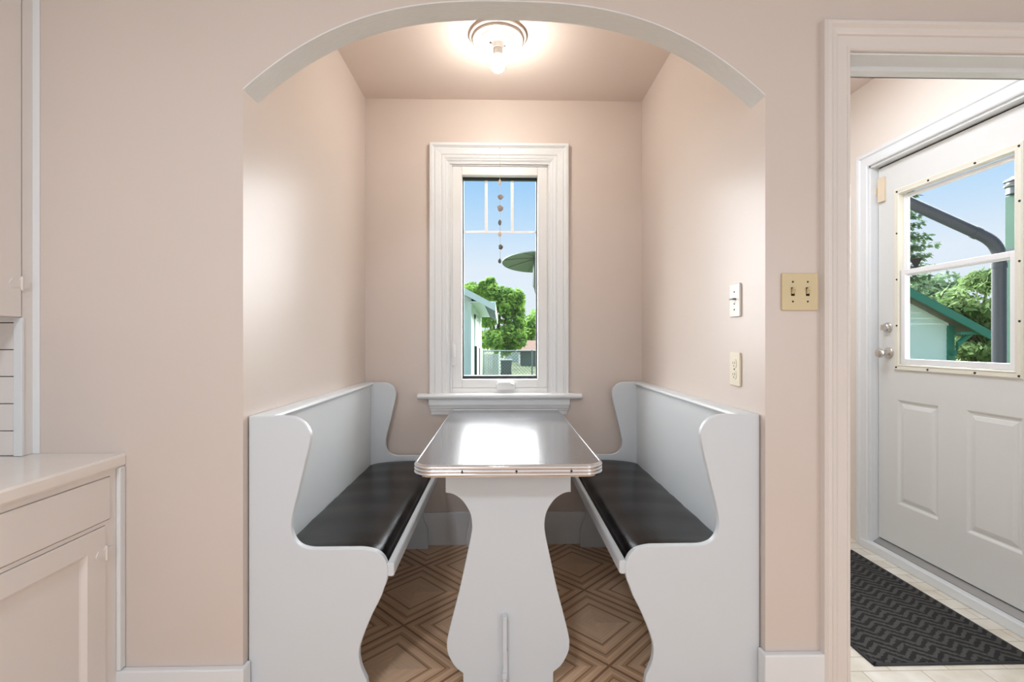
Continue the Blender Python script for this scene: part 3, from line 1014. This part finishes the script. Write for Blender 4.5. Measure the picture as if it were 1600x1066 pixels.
r, p, mb = side_plate('dimmer_switch', 1150.5, 469.5, 'white single dimmer switch plate on the nook wall, above the outlet', 'switch')
mb.build('switch_plate', PLATEW, r, bevel=.0025)
MB().box(XR - .0075, XR - .005, p.y - .006, p.y + .006, p.z - .013, p.z + .013).build('switch_surround', PLATEW, r)
mb = MB()
mb.box(XR - .020, XR - .006, p.y - .013, p.y + .013, p.z + .002, p.z + .007)
mb.build('toggle', GALV, r, bevel=.0015)
for dz in (.029, -.012, -.032):
    MB().lathe([(0, -.0085), (.0026, -.0083), (.0032, -.0065)], (XR, p.y, p.z + dz), 'X', 10).build('screw', DARKSCR, r)
r, p, mb = side_plate('wall_outlet', 1150.5, 577, 'ivory duplex outlet on the nook wall, above the bench back', 'outlet')
mb.build('outlet_plate', IVORYL, r, bevel=.0025)
for dz in (-.0195, .0195):
    mb = MB()
    mb.prism([(p.y + .017 * math.cos(t), p.z + dz + .0145 * max(-.8, min(.8, math.sin(t))) / .8) for t in [2 * PI * i / 24 for i in range(24)]], XR - .0088, XR - .006, lambda a, b, t: (t, a, b))
    rc = mb.build('receptacle', IVORYL, r)
    mb = MB()
    mb.box(XR - .0092, XR - .0085, p.y - .0075, p.y - .0055, p.z + dz - .002, p.z + dz + .007)
    mb.box(XR - .0092, XR - .0085, p.y + .0055, p.y + .0075, p.z + dz - .002, p.z + dz + .006)
    mb.lathe([(0, -.0092), (.0024, -.0092), (.0024, -.0085)], (XR, p.y, p.z + dz - .008), 'X', 10)
    mb.build('slot', SLOT, rc)
MB().lathe([(0, -.0085), (.0026, -.0083), (.0032, -.0065)], (XR, p.y, p.z), 'X', 10).build('screw', DARKSCR, r)

# ------------------------------------------------------------------ string of shells in the window
hy = YB - .02
hp = atY(781, 232, hy)
hm = thing('shell_mobile', 'string of small shells and pebbles hanging in front of the window', 'ornament', (hp.x, hy, hp.z))
MB().lathe([(0, -.004), (.0035, -.003), (.0035, 0), (.0015, .001), (.0015, .020)], (hp.x, hy, hp.z), 'Y', 10).build('nail', GALV, hm)
MB().tube([(hp.x, hy - .001, hp.z), tuple(atY(781.3, 320, hy)), tuple(atY(781.6, 410, hy))], .0011, 6).build('string', STRING, hm)
SH = [(781, 285, 5, 9, SHELL2), (782, 308, 9, 8, SHELL1), (781, 325.5, 9.5, 10, SHELL1), (781, 348, 5.5, 9, SHELL3), (781, 366, 6, 8, SHELL2), (782, 386, 6.5, 8.5, SHELL3), (781, 408, 5, 8, SHELL3)]
for i, (px, py, w, h, mt) in enumerate(SH):
    c = atY(px, py, hy)
    rr = random.Random(i * 5 + 1)
    rw, rh = w / 2 / 274.0, h / 2 / 274.0
    rings = []
    for a in range(7):
        t = PI * a / 6
        rings.append([(c.x + rw * max(math.sin(t), .02) * math.cos(2 * PI * k_ / 9) * rr.uniform(.72, 1.25), c.y + rw * .55 * max(math.sin(t), .02) * math.sin(2 * PI * k_ / 9) * rr.uniform(.7, 1.2),
                       c.z - rh * math.cos(t) * rr.uniform(.85, 1.1)) for k_ in range(9)])
    MB().loft(rings).build('shell', mt, hm, smooth=True)

# ------------------------------------------------------------------ door mat
mx0, mx1 = 1.322, 1.932
my0 = atZ(1367, 1042, 0).y
my1 = my0 + .93
mat = thing('door_mat', 'black and charcoal herringbone mat on the cream floor by the outside door', 'mat', ((mx0 + mx1) / 2, (my0 + my1) / 2, 0))
MB().prism(rounded(mx0 + .010, mx1 - .010, my0 + .010, my1 - .010, .01, 3), .001, .008, lambda a, b, t: (a, b, t)).build('mat_pile', MATW, mat, bevel=.002)
mb = MB()
frame_pts = [(mx0 + .012, mx1 - .012, my0 + .012, my1 - .012)]
a0_, a1_, b0_, b1_ = mx0, mx1, my0, my1
bw = .012
mb.box(a0_, a0_ + bw, b0_, b1_, 0, .006); mb.box(a1_ - bw, a1_, b0_, b1_, 0, .006)
mb.box(a0_, a1_, b0_, b0_ + bw, 0, .006); mb.box(a0_, a1_, b1_ - bw, b1_, 0, .006)
mb.build('mat_binding', BLACKP, mat, bevel=.002)

# ------------------------------------------------------------------ kitchen cupboards on the left
CZ = atY(150, 708.5, YF).z
XC = atY(195, 715, YF - .005).x             # counter front edge
XF = XC - .012                              # face of the base cupboard
YC0 = -0.60
yA = YF - .001
ct = MB()
ct.prism([(XK0 + .001, CZ), (XC - .004, CZ), (XC, CZ - .006), (XC, CZ - .030), (XC - .004, CZ - .036), (XK0 + .001, CZ - .036)], YC0, yA, lambda p, q, t: (p, t, q))
MB.own = True
tag(ct.build('countertop', COUNTER), 'cream laminate countertop on the base cabinet', 'countertop')
MB.own = False
base = thing('base_cabinet', 'off white base cabinet with drawer and door under the cream countertop', 'cabinet', ((XK0 + XF) / 2, (YC0 + yA) / 2, 0))
zc = CZ - .037
ys1 = atX(171, 800, XF).y                    # far end of the drawer
dzt, dzb = atX(171, 744.5, XF).z, atX(168, 812, XF).z
yd_ = atX(163, 850, XF).y                    # far end of the door
W2 = .42
mb = MB()
mb.box(XK0 + .002, XF - .02, YC0, yA, .09, zc)
mb.box(XK0 + .002, XF - .07, YC0, yA, 0, .09)
# face frame
mb.box(XF - .02, XF, ys1 + .002, yA, 0.0, zc)
mb.box(XF - .02, XF, YC0, ys1 + .002, dzt + .0015, zc)
mb.box(XF - .02, XF, YC0, ys1 + .002, dzb - .012, dzb - .0015)
mb.box(XF - .02, XF, YC0, ys1 + .002, .09, .12)
mb.box(XF - .02, XF, yd_ + .002, ys1 + .002, .12, dzb - .012)
mb.box(XF - .02, XF, YC0, yd_ - W2 - .003, .12, dzb)
mb.build('cabinet_body', CABW, base)
mb = MB()
mb.box(XF, XF + .012, yA - .022, yA, 0.19, zc)
mb.build('scribe_strip', WHITE, base, bevel=.003)
MB().box(XF - .016, XF + .004, ys1 - W2 - .01, ys1, dzb, dzt).build('drawer', CABW, base, bevel=.004)
mb = MB()
dzt2 = dzb - .014
pyb = atX(135, 900, XF).y
x_ = XF + .003
st_ = yd_ - pyb
mb.box(XF - .016, x_, pyb, yd_, .12, dzt2); mb.box(XF - .016, x_, yd_ - W2, yd_ - W2 + st_, .12, dzt2)
pzt = atX(134, 868, XF).z
mb.box(XF - .016, x_, yd_ - W2 + st_, pyb, pzt, dzt2); mb.box(XF - .016, x_, yd_ - W2 + st_, pyb, .12, .12 + st_)
panel(mb, yd_ - W2 + st_, pyb, .12 + st_, pzt, [(0, .003), (.010, -.006), (.014, -.008)], lambda a, b, h: (XF + h, a, b))
bd = mb.build('cabinet_door', CABW, base)


def hinge(px, py, X, parent):
    p = atX(px, py, X)
    m = MB()
    m.prism([(p.y - .034, p.z), (p.y - .026, p.z + .014), (p.y - .006, p.z + .010), (p.y - .002, p.z + .018), (p.y + .002, p.z + .018), (p.y + .006, p.z + .014), (p.y + .022, p.z + .012), (p.y + .022, p.z - .012), (p.y + .006, p.z - .014), (p.y + .002, p.z - .018), (p.y - .002, p.z - .018), (p.y - .006, p.z - .010), (p.y - .026, p.z - .014)],
            X, X + .0025, lambda a, b, t: (t, a, b))
    m.tube([(X + .003, p.y, p.z - .02), (X + .003, p.y, p.z + .02)], .0032, 8)
    m.build('hinge', CABW, parent, smooth=True)


hinge(165, 864, XF + .003, bd)

# cupboard standing on the counter, its face towards the nook
XU = -1.383
hz0 = CZ + .001
yo = atX(33.5, 600, XU).y                    # far side of the opening and of the door
zo = atX(33.5, 497.5, XU).z                  # top of the open bay
hut = thing('wall_cabinet', 'tall off white cabinet standing on the cream countertop in the corner', 'cabinet', ((XK0 + XU) / 2, .5, hz0))
ZU = 2.50
mb = MB()
mb.box(XK0 + .002, XU - .02, YC0 + .4, YF - .002, zo + .012, ZU)
mb.box(XU - .02, XU, yo + .002, YF - .002, hz0, ZU)
mb.box(XU - .02, XU, YC0 + .4, yo + .002, ZU - .06, ZU)
mb.box(XU - .02, XU, YC0 + .4, YC0 + .45, hz0, ZU)
mb.box(XK0 + .002, XU - .02, YC0 + .4, YC0 + .42, hz0, zo)
mb.build('cabinet_body', CABW, hut)
# lined end of the open bay
mb = MB()
bxl = atY(22, 600, yo).x
nb = 5
zt_, zb_ = zo + .012, hz0
gaps = [atY(10, y, yo + .006).z for y in (504.5, 546.5, 588.5, 631, 673.5)]
zs = [zt_] + gaps + [hz0]
for i in range(len(zs) - 1):
    mb.box(XK0 + .002, bxl, yo + .006, yo + .018, zs[i + 1] + .0014, zs[i] - .0014)
mb.build('bay_lining', CABW, hut)
MB().box(XK0 + .002, bxl, yo + .018, yo + .022, hz0, zt_).build('bay_backing', paint('bay_gap', lin(120, 104, 88), 0.8, .2), hut)
MB().box(bxl, XU + .003, yo - .002, yo + .006, hz0, zo + .002).build('bay_edge_strip', WHITE, hut, bevel=.001)
# rounded edge moulding against the wall
mb = MB()
ya_ = atX(52, 600, XU).y
mb.prism([(XU, ya_)] + [(XU + .020 * math.sin(t), ya_ + (YF - .002 - ya_) * (1 - math.cos(t)) / 2 * 1.0) for t in [PI * i / 10 for i in range(1, 10)]] + [(XU, YF - .002)], hz0, ZU, lambda p, q, t: (p, q, t))
mb.build('edge_moulding', WHITE, hut, smooth=True)
mb = MB()
mb.box(XU - .019, XU + .002, YC0 + .9, yo - .0015, zo + .004, ZU - .062)
ud = mb.build('cabinet_door', CABW, hut, bevel=.002)
hinge(33, 443, XU + .002, ud)

# ================================================================== OUTSIDE
GZ = -0.62
struct(MB().box(-60, 80, YB + .4, 120, GZ - .2, GZ).build('ground', GRASS), 'lawn and yard outside', 'ground')


def sided(mb, x0, x1, y, z0, z1, lap=.14, d=.012):
    """horizontal lap siding on a wall facing -Y, in the plane y"""
    z = z0
    while z < z1 - .01:
        t = min(z + lap, z1)
        mb.add([(x0, y - d, z), (x1, y - d, z), (x1, y, t), (x0, y, t), (x0, y + .02, z), (x1, y + .02, z)], [(0, 1, 2, 3), (4, 5, 1, 0)])
        z = t


# mint garage seen through the nook window
GY = F / 50.8
gxc = atY(735.6, 560, GY).x
gyb = F / 32.8
gw = 4.6
ez = atY(772, 484, GY).z
gar = thing('garage', 'pale mint sided garage with white eaves outside the nook window', 'garage', (gxc - gw / 2, (GY + gyb) / 2, GZ))
rs = .53                                   # roof pitch
ovr = atY(774, 480, GY - .4).x - gxc       # overhang
mb = MB()
wz = ez + ovr * rs - .05
sided(mb, gxc - gw, gxc, GY, GZ, wz)
peak = wz + gw / 2 * rs
mb.add([(gxc - gw, GY, wz), (gxc, GY, wz), (gxc - gw / 2, GY, peak)], [(0, 1, 2)])
mb.add([(gxc, GY, GZ), (gxc, gyb, GZ), (gxc, gyb, wz), (gxc, GY, wz)], [(0, 1, 2, 3)])
mb.add([(gxc - gw, GY, GZ), (gxc - gw, gyb, GZ), (gxc - gw, gyb, wz), (gxc - gw, GY, wz)], [(0, 1, 2, 3)])
mb.add([(gxc - gw, gyb, GZ), (gxc, gyb, GZ), (gxc, gyb, wz), (gxc - gw / 2, gyb, peak), (gxc - gw, gyb, wz)], [(0, 1, 2, 3, 4)])
mb.build('wall', MINT, gar)
MB().box(gxc - .09, gxc + .02, GY - .03, GY + .09, GZ, wz).build('corner_board', MINTW, gar)
mb = MB()
rt = .16
mid = gxc - gw / 2
for s in (1, -1):
    e_ = gw / 2 + ovr
    mb.prism([(mid, peak + .05), (mid + s * e_, peak + .05 - e_ * rs), (mid + s * e_, peak + .05 - e_ * rs + .10), (mid, peak + .05 + .12)], GY - .40, gyb + .4, lambda p, q, t: (p, t, q))
mb.build('roof', SHINGLEB, gar)
mb = MB()
for s in (1, -1):
    e_ = gw / 2 + ovr
    mb.prism([(mid, peak + .18), (mid + s * e_, peak + .18 - e_ * rs), (mid + s * e_, peak + .18 - e_ * rs - .20), (mid, peak - .02)], GY - .44, GY - .40, lambda p, q, t: (p, t, q))
    mb.box(mid + s * e_ - .012, mid + s * e_ + .012, GY - .42, gyb + .4, peak + .05 - e_ * rs - .14, peak + .15 - e_ * rs)
mb.box(gxc, gxc + ovr, GY - .40, gyb + .4, wz - .06 - .10, wz - .10 - .03)
mb.build('eaves', MINTW, gar)
mb = MB()
mb.box(gxc, gxc + .03, GY + 2.0, GY + 5.0, GZ, wz - .55)
mb.box(gxc, gxc + .05, GY + 1.8, GY + 2.0, GZ, wz - .4); mb.box(gxc, gxc + .05, GY + 5.0, GY + 5.2, GZ, wz - .4); mb.box(gxc, gxc + .05, GY + 1.8, GY + 5.2, wz - .55, wz - .4)
mb.build('garage_door', MINTW, gar)

# chain link fence, gate panel and bin
FY = F / 31.7
fzt = atY(800, 548.5, FY).z
fxa, fxb = gxc + .06, atY(900, 560, FY).x
fence = thing('chain_link_fence', 'grey chain link fence across the yard behind the garage', 'fence', ((fxa + fxb) / 2, FY, GZ))
x = fxa
while x < fxb + .1:
    MB().tube([(x, FY, GZ), (x, FY, fzt + .05)], .035, 8).build('post', FENCEM, fence); x += 2.4
MB().tube([(fxa, FY, fzt), (fxb, FY, fzt)], .03, 8).build('top_rail', FENCEM, fence)
mb = MB()
hgt = fzt - GZ - .03
stp = .16
x = fxa - hgt
while x < fxb:
    for s in (1, -1):
        xa, xb = x, x + hgt
        za, zb = (GZ + .02, fzt) if s > 0 else (fzt, GZ + .02)
        t0_ = max(0, (fxa - xa) / hgt); t1_ = min(1, (fxb - xa) / hgt)
        if t1_ > t0_:
            mb.tube([(xa + hgt * t0_, FY, za + (zb - za) * t0_), (xa + hgt * t1_, FY, za + (zb - za) * t1_)], .007, 4)
    x += stp
mb.build('chain_mesh', FENCEM, fence)
PY_ = F / 55.0
p = atY(743.5, 560, PY_)
MB.own = True
tag(MB().tube([(p.x, PY_, GZ), (p.x, PY_, atY(743, 541, PY_).z)], .038, 10).build('gate_post', DARKPOST), 'thick dark post standing in front of the mint garage wall', 'post')
p = atY(749.5, 560, PY_)
tag(MB().tube([(p.x, PY_, GZ), (p.x, PY_, atY(749, 544, PY_).z)], .020, 10).build('gate_post', FENCEM), 'thin grey post between the thick dark post and the chain link fence', 'post')
MB.own = False
gx0_, gx1_ = atY(754, 560, FY + 1).x, atY(779, 560, FY + 1).x
gzt = atY(766, 553, FY + 1).z
gp = thing('wooden_gate', 'weathered grey board gate behind the chain link, beside the dark bin', 'gate', ((gx0_ + gx1_) / 2, FY + 1, GZ))
mb = MB()
nb = 7
for i in range(nb):
    w = (gx1_ - gx0_) / nb
    mb.box(gx0_ + w * i + .006, gx0_ + w * (i + 1) - .006, FY + 1, FY + 1.025, GZ, gzt - .02 * (i % 2))
mb.build('fence_board', GREYWOOD, gp)
for z_ in (GZ + .25, gzt - .3):
    MB().box(gx0_, gx1_, FY + 1.025, FY + 1.07, z_, z_ + .1).build('rail', GREYWOOD, gp)
MB().box(gx1_, gx1_ + .10, FY + .95, FY + 1.07, GZ, gzt + .12).build('end_post', WHITEGAR, gp)
bp = atY(791, 575, FY + 1.2)
bw_ = (atY(800, 570, FY + 1.2).x - atY(782, 570, FY + 1.2).x) / 2
bzt = atY(791, 561, FY + 1.2).z
bn = thing('wheelie_bin', 'dark wheeled garbage bin beside the grey board panel', 'bin', (bp.x, FY + 1.2, GZ))
mb = MB()
mb.loft([[(bp.x + a * bw_ * s, FY + 1.5 + b * .3 * s, z) for a, b in ((-1, -1), (1, -1), (1, 1), (-1, 1))] for s, z in ((.8, GZ + .03), (1, bzt - .12))])
mb.build('bin_body', BINM, bn, bevel=.03)
mb = MB()
mb.prism([(-.36, bzt - .12), (-.36, bzt - .06), (.1, bzt), (.36, bzt - .04), (.40, bzt - .12)], bp.x - bw_ * 1.06, bp.x + bw_ * 1.06, lambda p, q, t: (t, FY + 1.5 + p, q))
mb.build('bin_lid', BINM, bn, bevel=.02)
for s in (-1, 1):
    MB().lathe([(0, -.03), (.11, -.03), (.11, .03), (0, .03)], (bp.x + s * bw_ * .85, FY + 1.80, GZ + .11), 'X', 16).build('wheel', BLACKR, bn)


# sheds beyond the fence
def shed(name, label, pxa, pxb, pyt, Y, depth, wm, rm, roof_px):
    a, b = atY(pxa, 560, Y), atY(pxb, 560, Y)
    zt = atY(pxa, pyt, Y).z
    zr = atY(pxa, roof_px, Y).z
    t = thing(name, label, 'shed', ((a.x + b.x) / 2, Y + depth / 2, GZ))
    m = MB(); sided(m, a.x, b.x, Y, GZ, zt, .2, .02); m.box(a.x, b.x, Y + .02, Y + depth, GZ, zt); m.build('wall', wm, t)
    m = MB(); m.prism([(Y - .3, zt - .05), (Y - .3, zt + .04), (Y + depth / 2, zr), (Y + depth + .3, zt + .04), (Y + depth + .3, zt - .05)], a.x - .2, b.x + .2, lambda p, q, tt: (tt, p, q)); m.build('roof', rm, t)
    return t, a.x, b.x, zt


shed('garden_shed', 'small white shed beyond the fence under the leafy tree', 788, 811, 545, F / 18.6, 3.0, WHITEGAR, SHINGLEB, 540)
t, xa_, xb_, zt_2 = shed('garden_shed', 'dark grey garage with brown roof beyond the chain link fence', 813, 880, 549, F / 22.0, 4.0, DARKGAR, BROWNROOF, 532)
MB().box(xa_ + .3, xa_ + 2.6, F / 22.0 - .06, F / 22.0, GZ, zt_2 - .25).build('shed_door', DARKGAR, t)

# patio heater: a wide hood on a post
HYd = F / 125.0
hc = atY(843, 411, HYd)
ph = thing('patio_heater', 'tall patio heater with a wide green grey hood outside the nook window', 'heater', (hc.x, HYd, GZ))
R_ = hc.x - atY(784.5, 411, HYd).x
n_ = 48
rings = []
for r_, h in ((R_, 0), (R_ * .99, .012), (R_ * .62, .040), (R_ * .2, .066), (.001, .07), (.001, .064), (R_ * .2, .058), (R_ * .6, .032), (R_ * .97, .003)):
    rings.append([(hc.x + r_ * math.cos(2 * PI * i / n_), HYd + r_ * math.sin(2 * PI * i / n_), hc.z + h - .12 * r_ * math.sin(2 * PI * i / n_)) for i in range(n_)])
hood = MB().loft(rings + [rings[0]], caps=False).build('hood', HOODM, ph, smooth=True)
mb = MB()
for i in range(8):
    an = 2 * PI * (i + .35) / 8
    mb.tube([(hc.x + r_ * R_ * math.cos(an), HYd + r_ * R_ * math.sin(an), hc.z + h - .12 * r_ * R_ * math.sin(an)) for r_, h in ((.97, -.001), (.6, .028), (.2, .052))], .004, 5)
mb.build('hood_seam', HEATM, hood)
zb1, zb2 = atY(843, 448, HYd).z, atY(843, 468, HYd).z
MB().lathe([(0, .11), (.03, .11), (.06, .08), (.085, .06), (.085, zb1 - hc.z), (.072, zb1 - hc.z - .02), (.030, zb2 - hc.z), (0, zb2 - hc.z)], (hc.x, HYd, hc.z), 'Z', 24).build('burner', HEATM, ph, smooth=True)
MB().lathe([(0, zb2), (.030, zb2), (.030, GZ + .7), (0, GZ + .7)], (hc.x, HYd, 0), 'Z', 16).build('post', HEATM, ph, smooth=True)
MB().lathe([(0, GZ + .72), (.10, GZ + .72), (.19, GZ + .62), (.20, GZ + .02), (.23, GZ), (0, GZ)], (hc.x, HYd, 0), 'Z', 28).build('base', HEATM, ph, smooth=True)


# trees
def leaf_quads(mb, centre, rad, n, size, rng, flat=0.0):
    for _ in range(n):
        while True:
            q = Vector((rng.uniform(-1, 1), rng.uniform(-1, 1), rng.uniform(-1, 1)))
            if 0.45 < q.length < 1:
                break
        c = Vector((centre[0] + q.x * rad[0], centre[1] + q.y * rad[1], centre[2] + q.z * rad[2]))
        nv = (q + Vector((rng.uniform(-.9, .9), rng.uniform(-.9, .9), rng.uniform(-.3, 1.1)))).normalized()
        s = nv.orthogonal().normalized()
        s.rotate(Matrix.Rotation(rng.uniform(0, 2 * PI), 3, nv))
        w = nv.cross(s)
        a, b = size * rng.uniform(.6, 1.3), size * rng.uniform(.4, .9)
        mb.add([c - s * a, c + w * b * .6, c + s * a, c - w * b * .6], [(0, 1, 2, 3)])


def leafy(name, label, blobs, trunk, mat_, size, dens, seed):
    rng = random.Random(seed)
    t = thing(name, label, 'tree', (trunk[0], trunk[1], GZ))
    m = MB()
    for (c, r) in blobs:
        for _ in range(int(9)):
            q = Vector((rng.uniform(-1, 1), rng.uniform(-1, 1), rng.uniform(-1, 1)))
            q = q.normalized() * rng.uniform(.4, .85)
            leaf_quads(m, (c[0] + q.x * r[0], c[1] + q.y * r[1], c[2] + q.z * r[2]), (r[0] * .42, r[1] * .42, r[2] * .38), dens, size, rng)
        leaf_quads(m, c, (r[0] * .75, r[1] * .75, r[2] * .75), dens * 2, size, rng)
    m.build('foliage', mat_, t, recalc=False)
    m = MB()
    top = blobs[0][0]
    m.tube([(trunk[0], trunk[1], GZ - .1), (trunk[0] * .8 + top[0] * .2, trunk[1], (GZ + top[2]) / 2), tuple(top)], [.20, .15, .06], 10)
    for (c, r) in blobs[1:]:
        m.tube([(trunk[0], trunk[1], GZ * .6 + top[2] * .4), c], [.08, .03], 8)
    m.build('trunk', BARK, t, smooth=True)
    return t


def blob(px, py, Y, rx, rz):
    p = atY(px, py, Y); s = Y / F
    return ((p.x, p.y, p.z), (rx * s, rx * s, rz * s))


TY = F / 24.0
p = atY(775, 560, TY)
leafy('leafy_tree', 'large bright green tree behind the mint garage eaves', [blob(782, 485, TY, 40, 42), blob(752, 465, TY + .6, 30, 26), blob(800, 475, TY, 30, 34), blob(776, 530, TY - .5, 40, 25), blob(805, 525, TY, 28, 26), blob(765, 450, TY, 18, 14)], (p.x, p.y), LEAF, .17, 150, 3)
TY2 = F / 15.6
p = atY(848, 560, TY2)
leafy('leafy_tree', 'green tree above the brown roofed garage beyond the fence', [blob(845, 510, TY2, 36, 36), blob(826, 510, TY2, 18, 22), blob(868, 500, TY2, 30, 40), blob(838, 540, TY2, 28, 14)], (p.x, p.y), LEAF, .2, 130, 4)

# ---- seen through the half window of the outside door
SY = F / 68.0
nxc = atY(1482, 540, SY).x
net = atY(1545, 527, SY - .3)
nap = atY(1425, 463, SY - .3)
sl = (nap.z - net.z) / (net.x - nap.x)
ng = thing('neighbour_garage', 'pale green garage with dark green roof edge, seen through the door window', 'garage', (nxc - 2, SY + 2, GZ))
ngw = 4.4
pk = (net.x - ngw / 2 - .85)
pkz = net.z + sl * (net.x - pk)
mb = MB()
wzt = pkz - sl * (nxc - pk) - .02
sided(mb, 2 * pk - nxc, nxc, SY, GZ, wzt, .13, .012)
z = wzt
while z < pkz - .1:
    hwid = (pkz - z) / sl - .04
    h2 = max(.02, (pkz - min(z + .13, pkz - .05)) / sl - .04)
    mb.add([(pk - hwid, SY - .012, z), (pk + hwid, SY - .012, z), (pk + h2, SY, z + .13), (pk - h2, SY, z + .13)], [(0, 1, 2, 3)])
    z += .13
mb.add([(nxc, SY, GZ), (nxc, SY + 2.8, GZ), (nxc, SY + 2.8, wzt), (nxc, SY, wzt)], [(0, 1, 2, 3)])
mb.add([(2 * pk - nxc, SY, GZ), (2 * pk - nxc, SY + 2.8, GZ), (2 * pk - nxc, SY + 2.8, wzt), (2 * pk - nxc, SY, wzt)], [(0, 1, 2, 3)])
mb.build('wall', MINT2, ng)
mb = MB()
for s in (1, -1):
    e_ = net.x - pk
    mb.prism([(pk, pkz + .16), (pk + s * e_, net.z + .16), (pk + s * e_, net.z + .06), (pk, pkz + .06)], SY - .34, SY + 2.8, lambda p, q, t: (p, t, q))
mb.build('roof', SHINGLE, ng)
mb = MB()
for s in (1, -1):
    mb.prism([(pk, pkz + .13), (pk + s * e_, net.z + .13), (pk + s * e_, net.z - .06), (pk, pkz - .06)], SY - .38, SY - .34, lambda p, q, t: (p, t, q))
mb.build('roof_edge', GREEN, ng)
mb = MB()
mb.box(nxc - .05, nxc + .10, SY - .05, SY + .1, GZ, wzt - .05)
mb.tube([(nxc + .02, SY - .12, wzt - .75), (nxc + .12, SY - .14, wzt - .45), (nxc + .35, SY - .16, wzt - .25)], .06, 8)
mb.box(nxc, net.x - .1, SY - .3, SY - .2, wzt - .26, wzt - .20)
mb.build('corner_bracket', GREEN, ng)

# spruce behind that garage
SPY = F / 45.5


def spruce(px, Y, top_py, label, seed, rb):
    rng = random.Random(seed)
    b = atY(px, 533, Y)
    ztop = atY(px, top_py, Y).z
    t = thing('spruce_tree', label, 'tree', (b.x, Y, GZ))
    m = MB()
    z = GZ + .8
    H = ztop - GZ
    lev = 0
    while z < ztop - .1:
        fr_ = (ztop - z) / H
        L = rb * (.12 + .88 * fr_) * rng.uniform(.85, 1.1)
        nbr = 11
        for i in range(nbr):
            an = 2 * PI * (i + rng.random() * .6) / nbr
            d = Vector((math.cos(an), math.sin(an), 0)); sd = Vector((-d.y, d.x, 0))
            ln = L * rng.uniform(.75, 1.12)
            ns = max(4, int(ln / .16))
            for s_ in range(ns):
                f_ = (s_ + .5) / ns
                c = Vector((b.x, Y, z)) + d * ln * f_ + Vector((0, 0, -.28 * ln * f_ + .22 * ln * f_ * f_))
                wd = .26 * (1 - .6 * f_) + .06
                for q in range(10):
                    o2 = sd * rng.uniform(-wd, wd) + Vector((0, 0, rng.uniform(-.10, .04)))
                    dd = (d * .5 + sd * rng.uniform(-1, 1) + Vector((0, 0, rng.uniform(-.7, .1)))).normalized() * rng.uniform(.12, .24)
                    nn = dd.cross(Vector((rng.uniform(-1, 1), rng.uniform(-1, 1), 1))).normalized() * rng.uniform(.03, .055)
                    m.add([c + o2, c + o2 + dd * .5 + nn, c + o2 + dd, c + o2 + dd * .5 - nn], [(0, 1, 2, 3)])
        z += .36
        lev += 1
    m.build('foliage', NEEDLE, t, recalc=False)
    MB().tube([(b.x, Y, GZ - .1), (b.x, Y, ztop)], [.2, .02], 8).build('trunk', BARK, t)


spruce(1398, SPY, 160, 'tall spruce with drooping branches behind the pale green garage', 11, 1.75)
TY3 = F / 38.0
p = atY(1520, 560, TY3)
leafy('leafy_tree', 'light green tree between the spruce and the dark downspout', [blob(1515, 470, TY3, 60, 45), blob(1540, 500, TY3, 55, 45), blob(1490, 500, TY3, 40, 40), blob(1545, 440, TY3, 50, 25), blob(1600, 480, TY3, 60, 60), blob(1530, 550, TY3, 60, 30)], (p.x, p.y), LEAF2, .15, 130, 8)
TY4 = F / 31.0
p = atY(1475, 540, TY4)
leafy('leafy_tree', 'darker bushy tree behind the spruce in the door window', [blob(1460, 470, TY4, 45, 45), blob(1435, 480, TY4, 40, 50)], (p.x, p.y), NEEDLE, .17, 130, 9)

# dark downspout and green chimney stack just outside
DY = F / 268.0
d1_ = atY(1561, 560, DY)
dp = thing('downspout', 'dark grey downspout with a sloping elbow outside the door window', 'downspout', (d1_.x, DY, GZ))
e1 = atY(1561, 380, DY)
e0 = atY(1424, 318, DY + .10)
dirv = (e0 - Vector((e1.x, e1.y, e1.z))).normalized()
far = e0 + dirv * 0.12
q1 = Vector((e1.x, DY, e1.z - .09)); q2 = Vector(e1) + dirv * .10
path = [Vector((d1_.x, DY, GZ))]
for i in range(9):
    t = i / 8
    path.append(q1 * (1 - t) ** 2 + Vector(e1) * 2 * t * (1 - t) + q2 * t * t)
path.append(far)
MB().tube(path, .033, 28, up=(0, 1, 0)).build('pipe', DKPIPE, dp, smooth=True)
MB().tube([q2 + dirv * .02, q2 + dirv * .05], .0365, 14, up=(0, 1, 0)).build('pipe_collar', DKPIPE, dp, smooth=True)
MB().tube([Vector((e1.x, DY, e1.z - .12)), Vector((e1.x, DY, e1.z - .15))], .0365, 14, up=(0, 1, 0)).build('pipe_collar', DKPIPE, dp, smooth=True)
CY = F / 215.0
cxl = atY(1570, 400, CY).x
czt = atY(1578, 308, CY).z
chm = thing('chimney_stack', 'green boxed chimney stack with a metal vent cap behind the downspout', 'chimney', (cxl + .15, CY - .15, GZ))
MB().box(cxl, cxl + .3, CY - .3, CY, GZ, czt).build('stack', GREENB, chm, bevel=.004)
zb_d = atY(1578, 393, CY).z
MB().box(cxl - .012, cxl + .312, CY - .312, CY + .012, zb_d - .022, zb_d + .012).build('band', DKPIPE, chm)
vx = atY(1583, 295, CY - .07).x
zv0, zv1 = czt, atY(1582, 281, CY).z
hh = zv1 - zv0
MB().lathe([(0, 0), (.040, 0), (.036, hh * .35), (.050, hh * .42), (.052, hh * .5), (.036, hh * .56), (.036, hh * .66), (.054, hh * .70), (.050, hh * .78), (.02, hh * .9), (.006, hh), (0, hh)], (vx, CY - .07, zv0), 'Z', 20).build('vent_cap', GALV, chm, smooth=True)
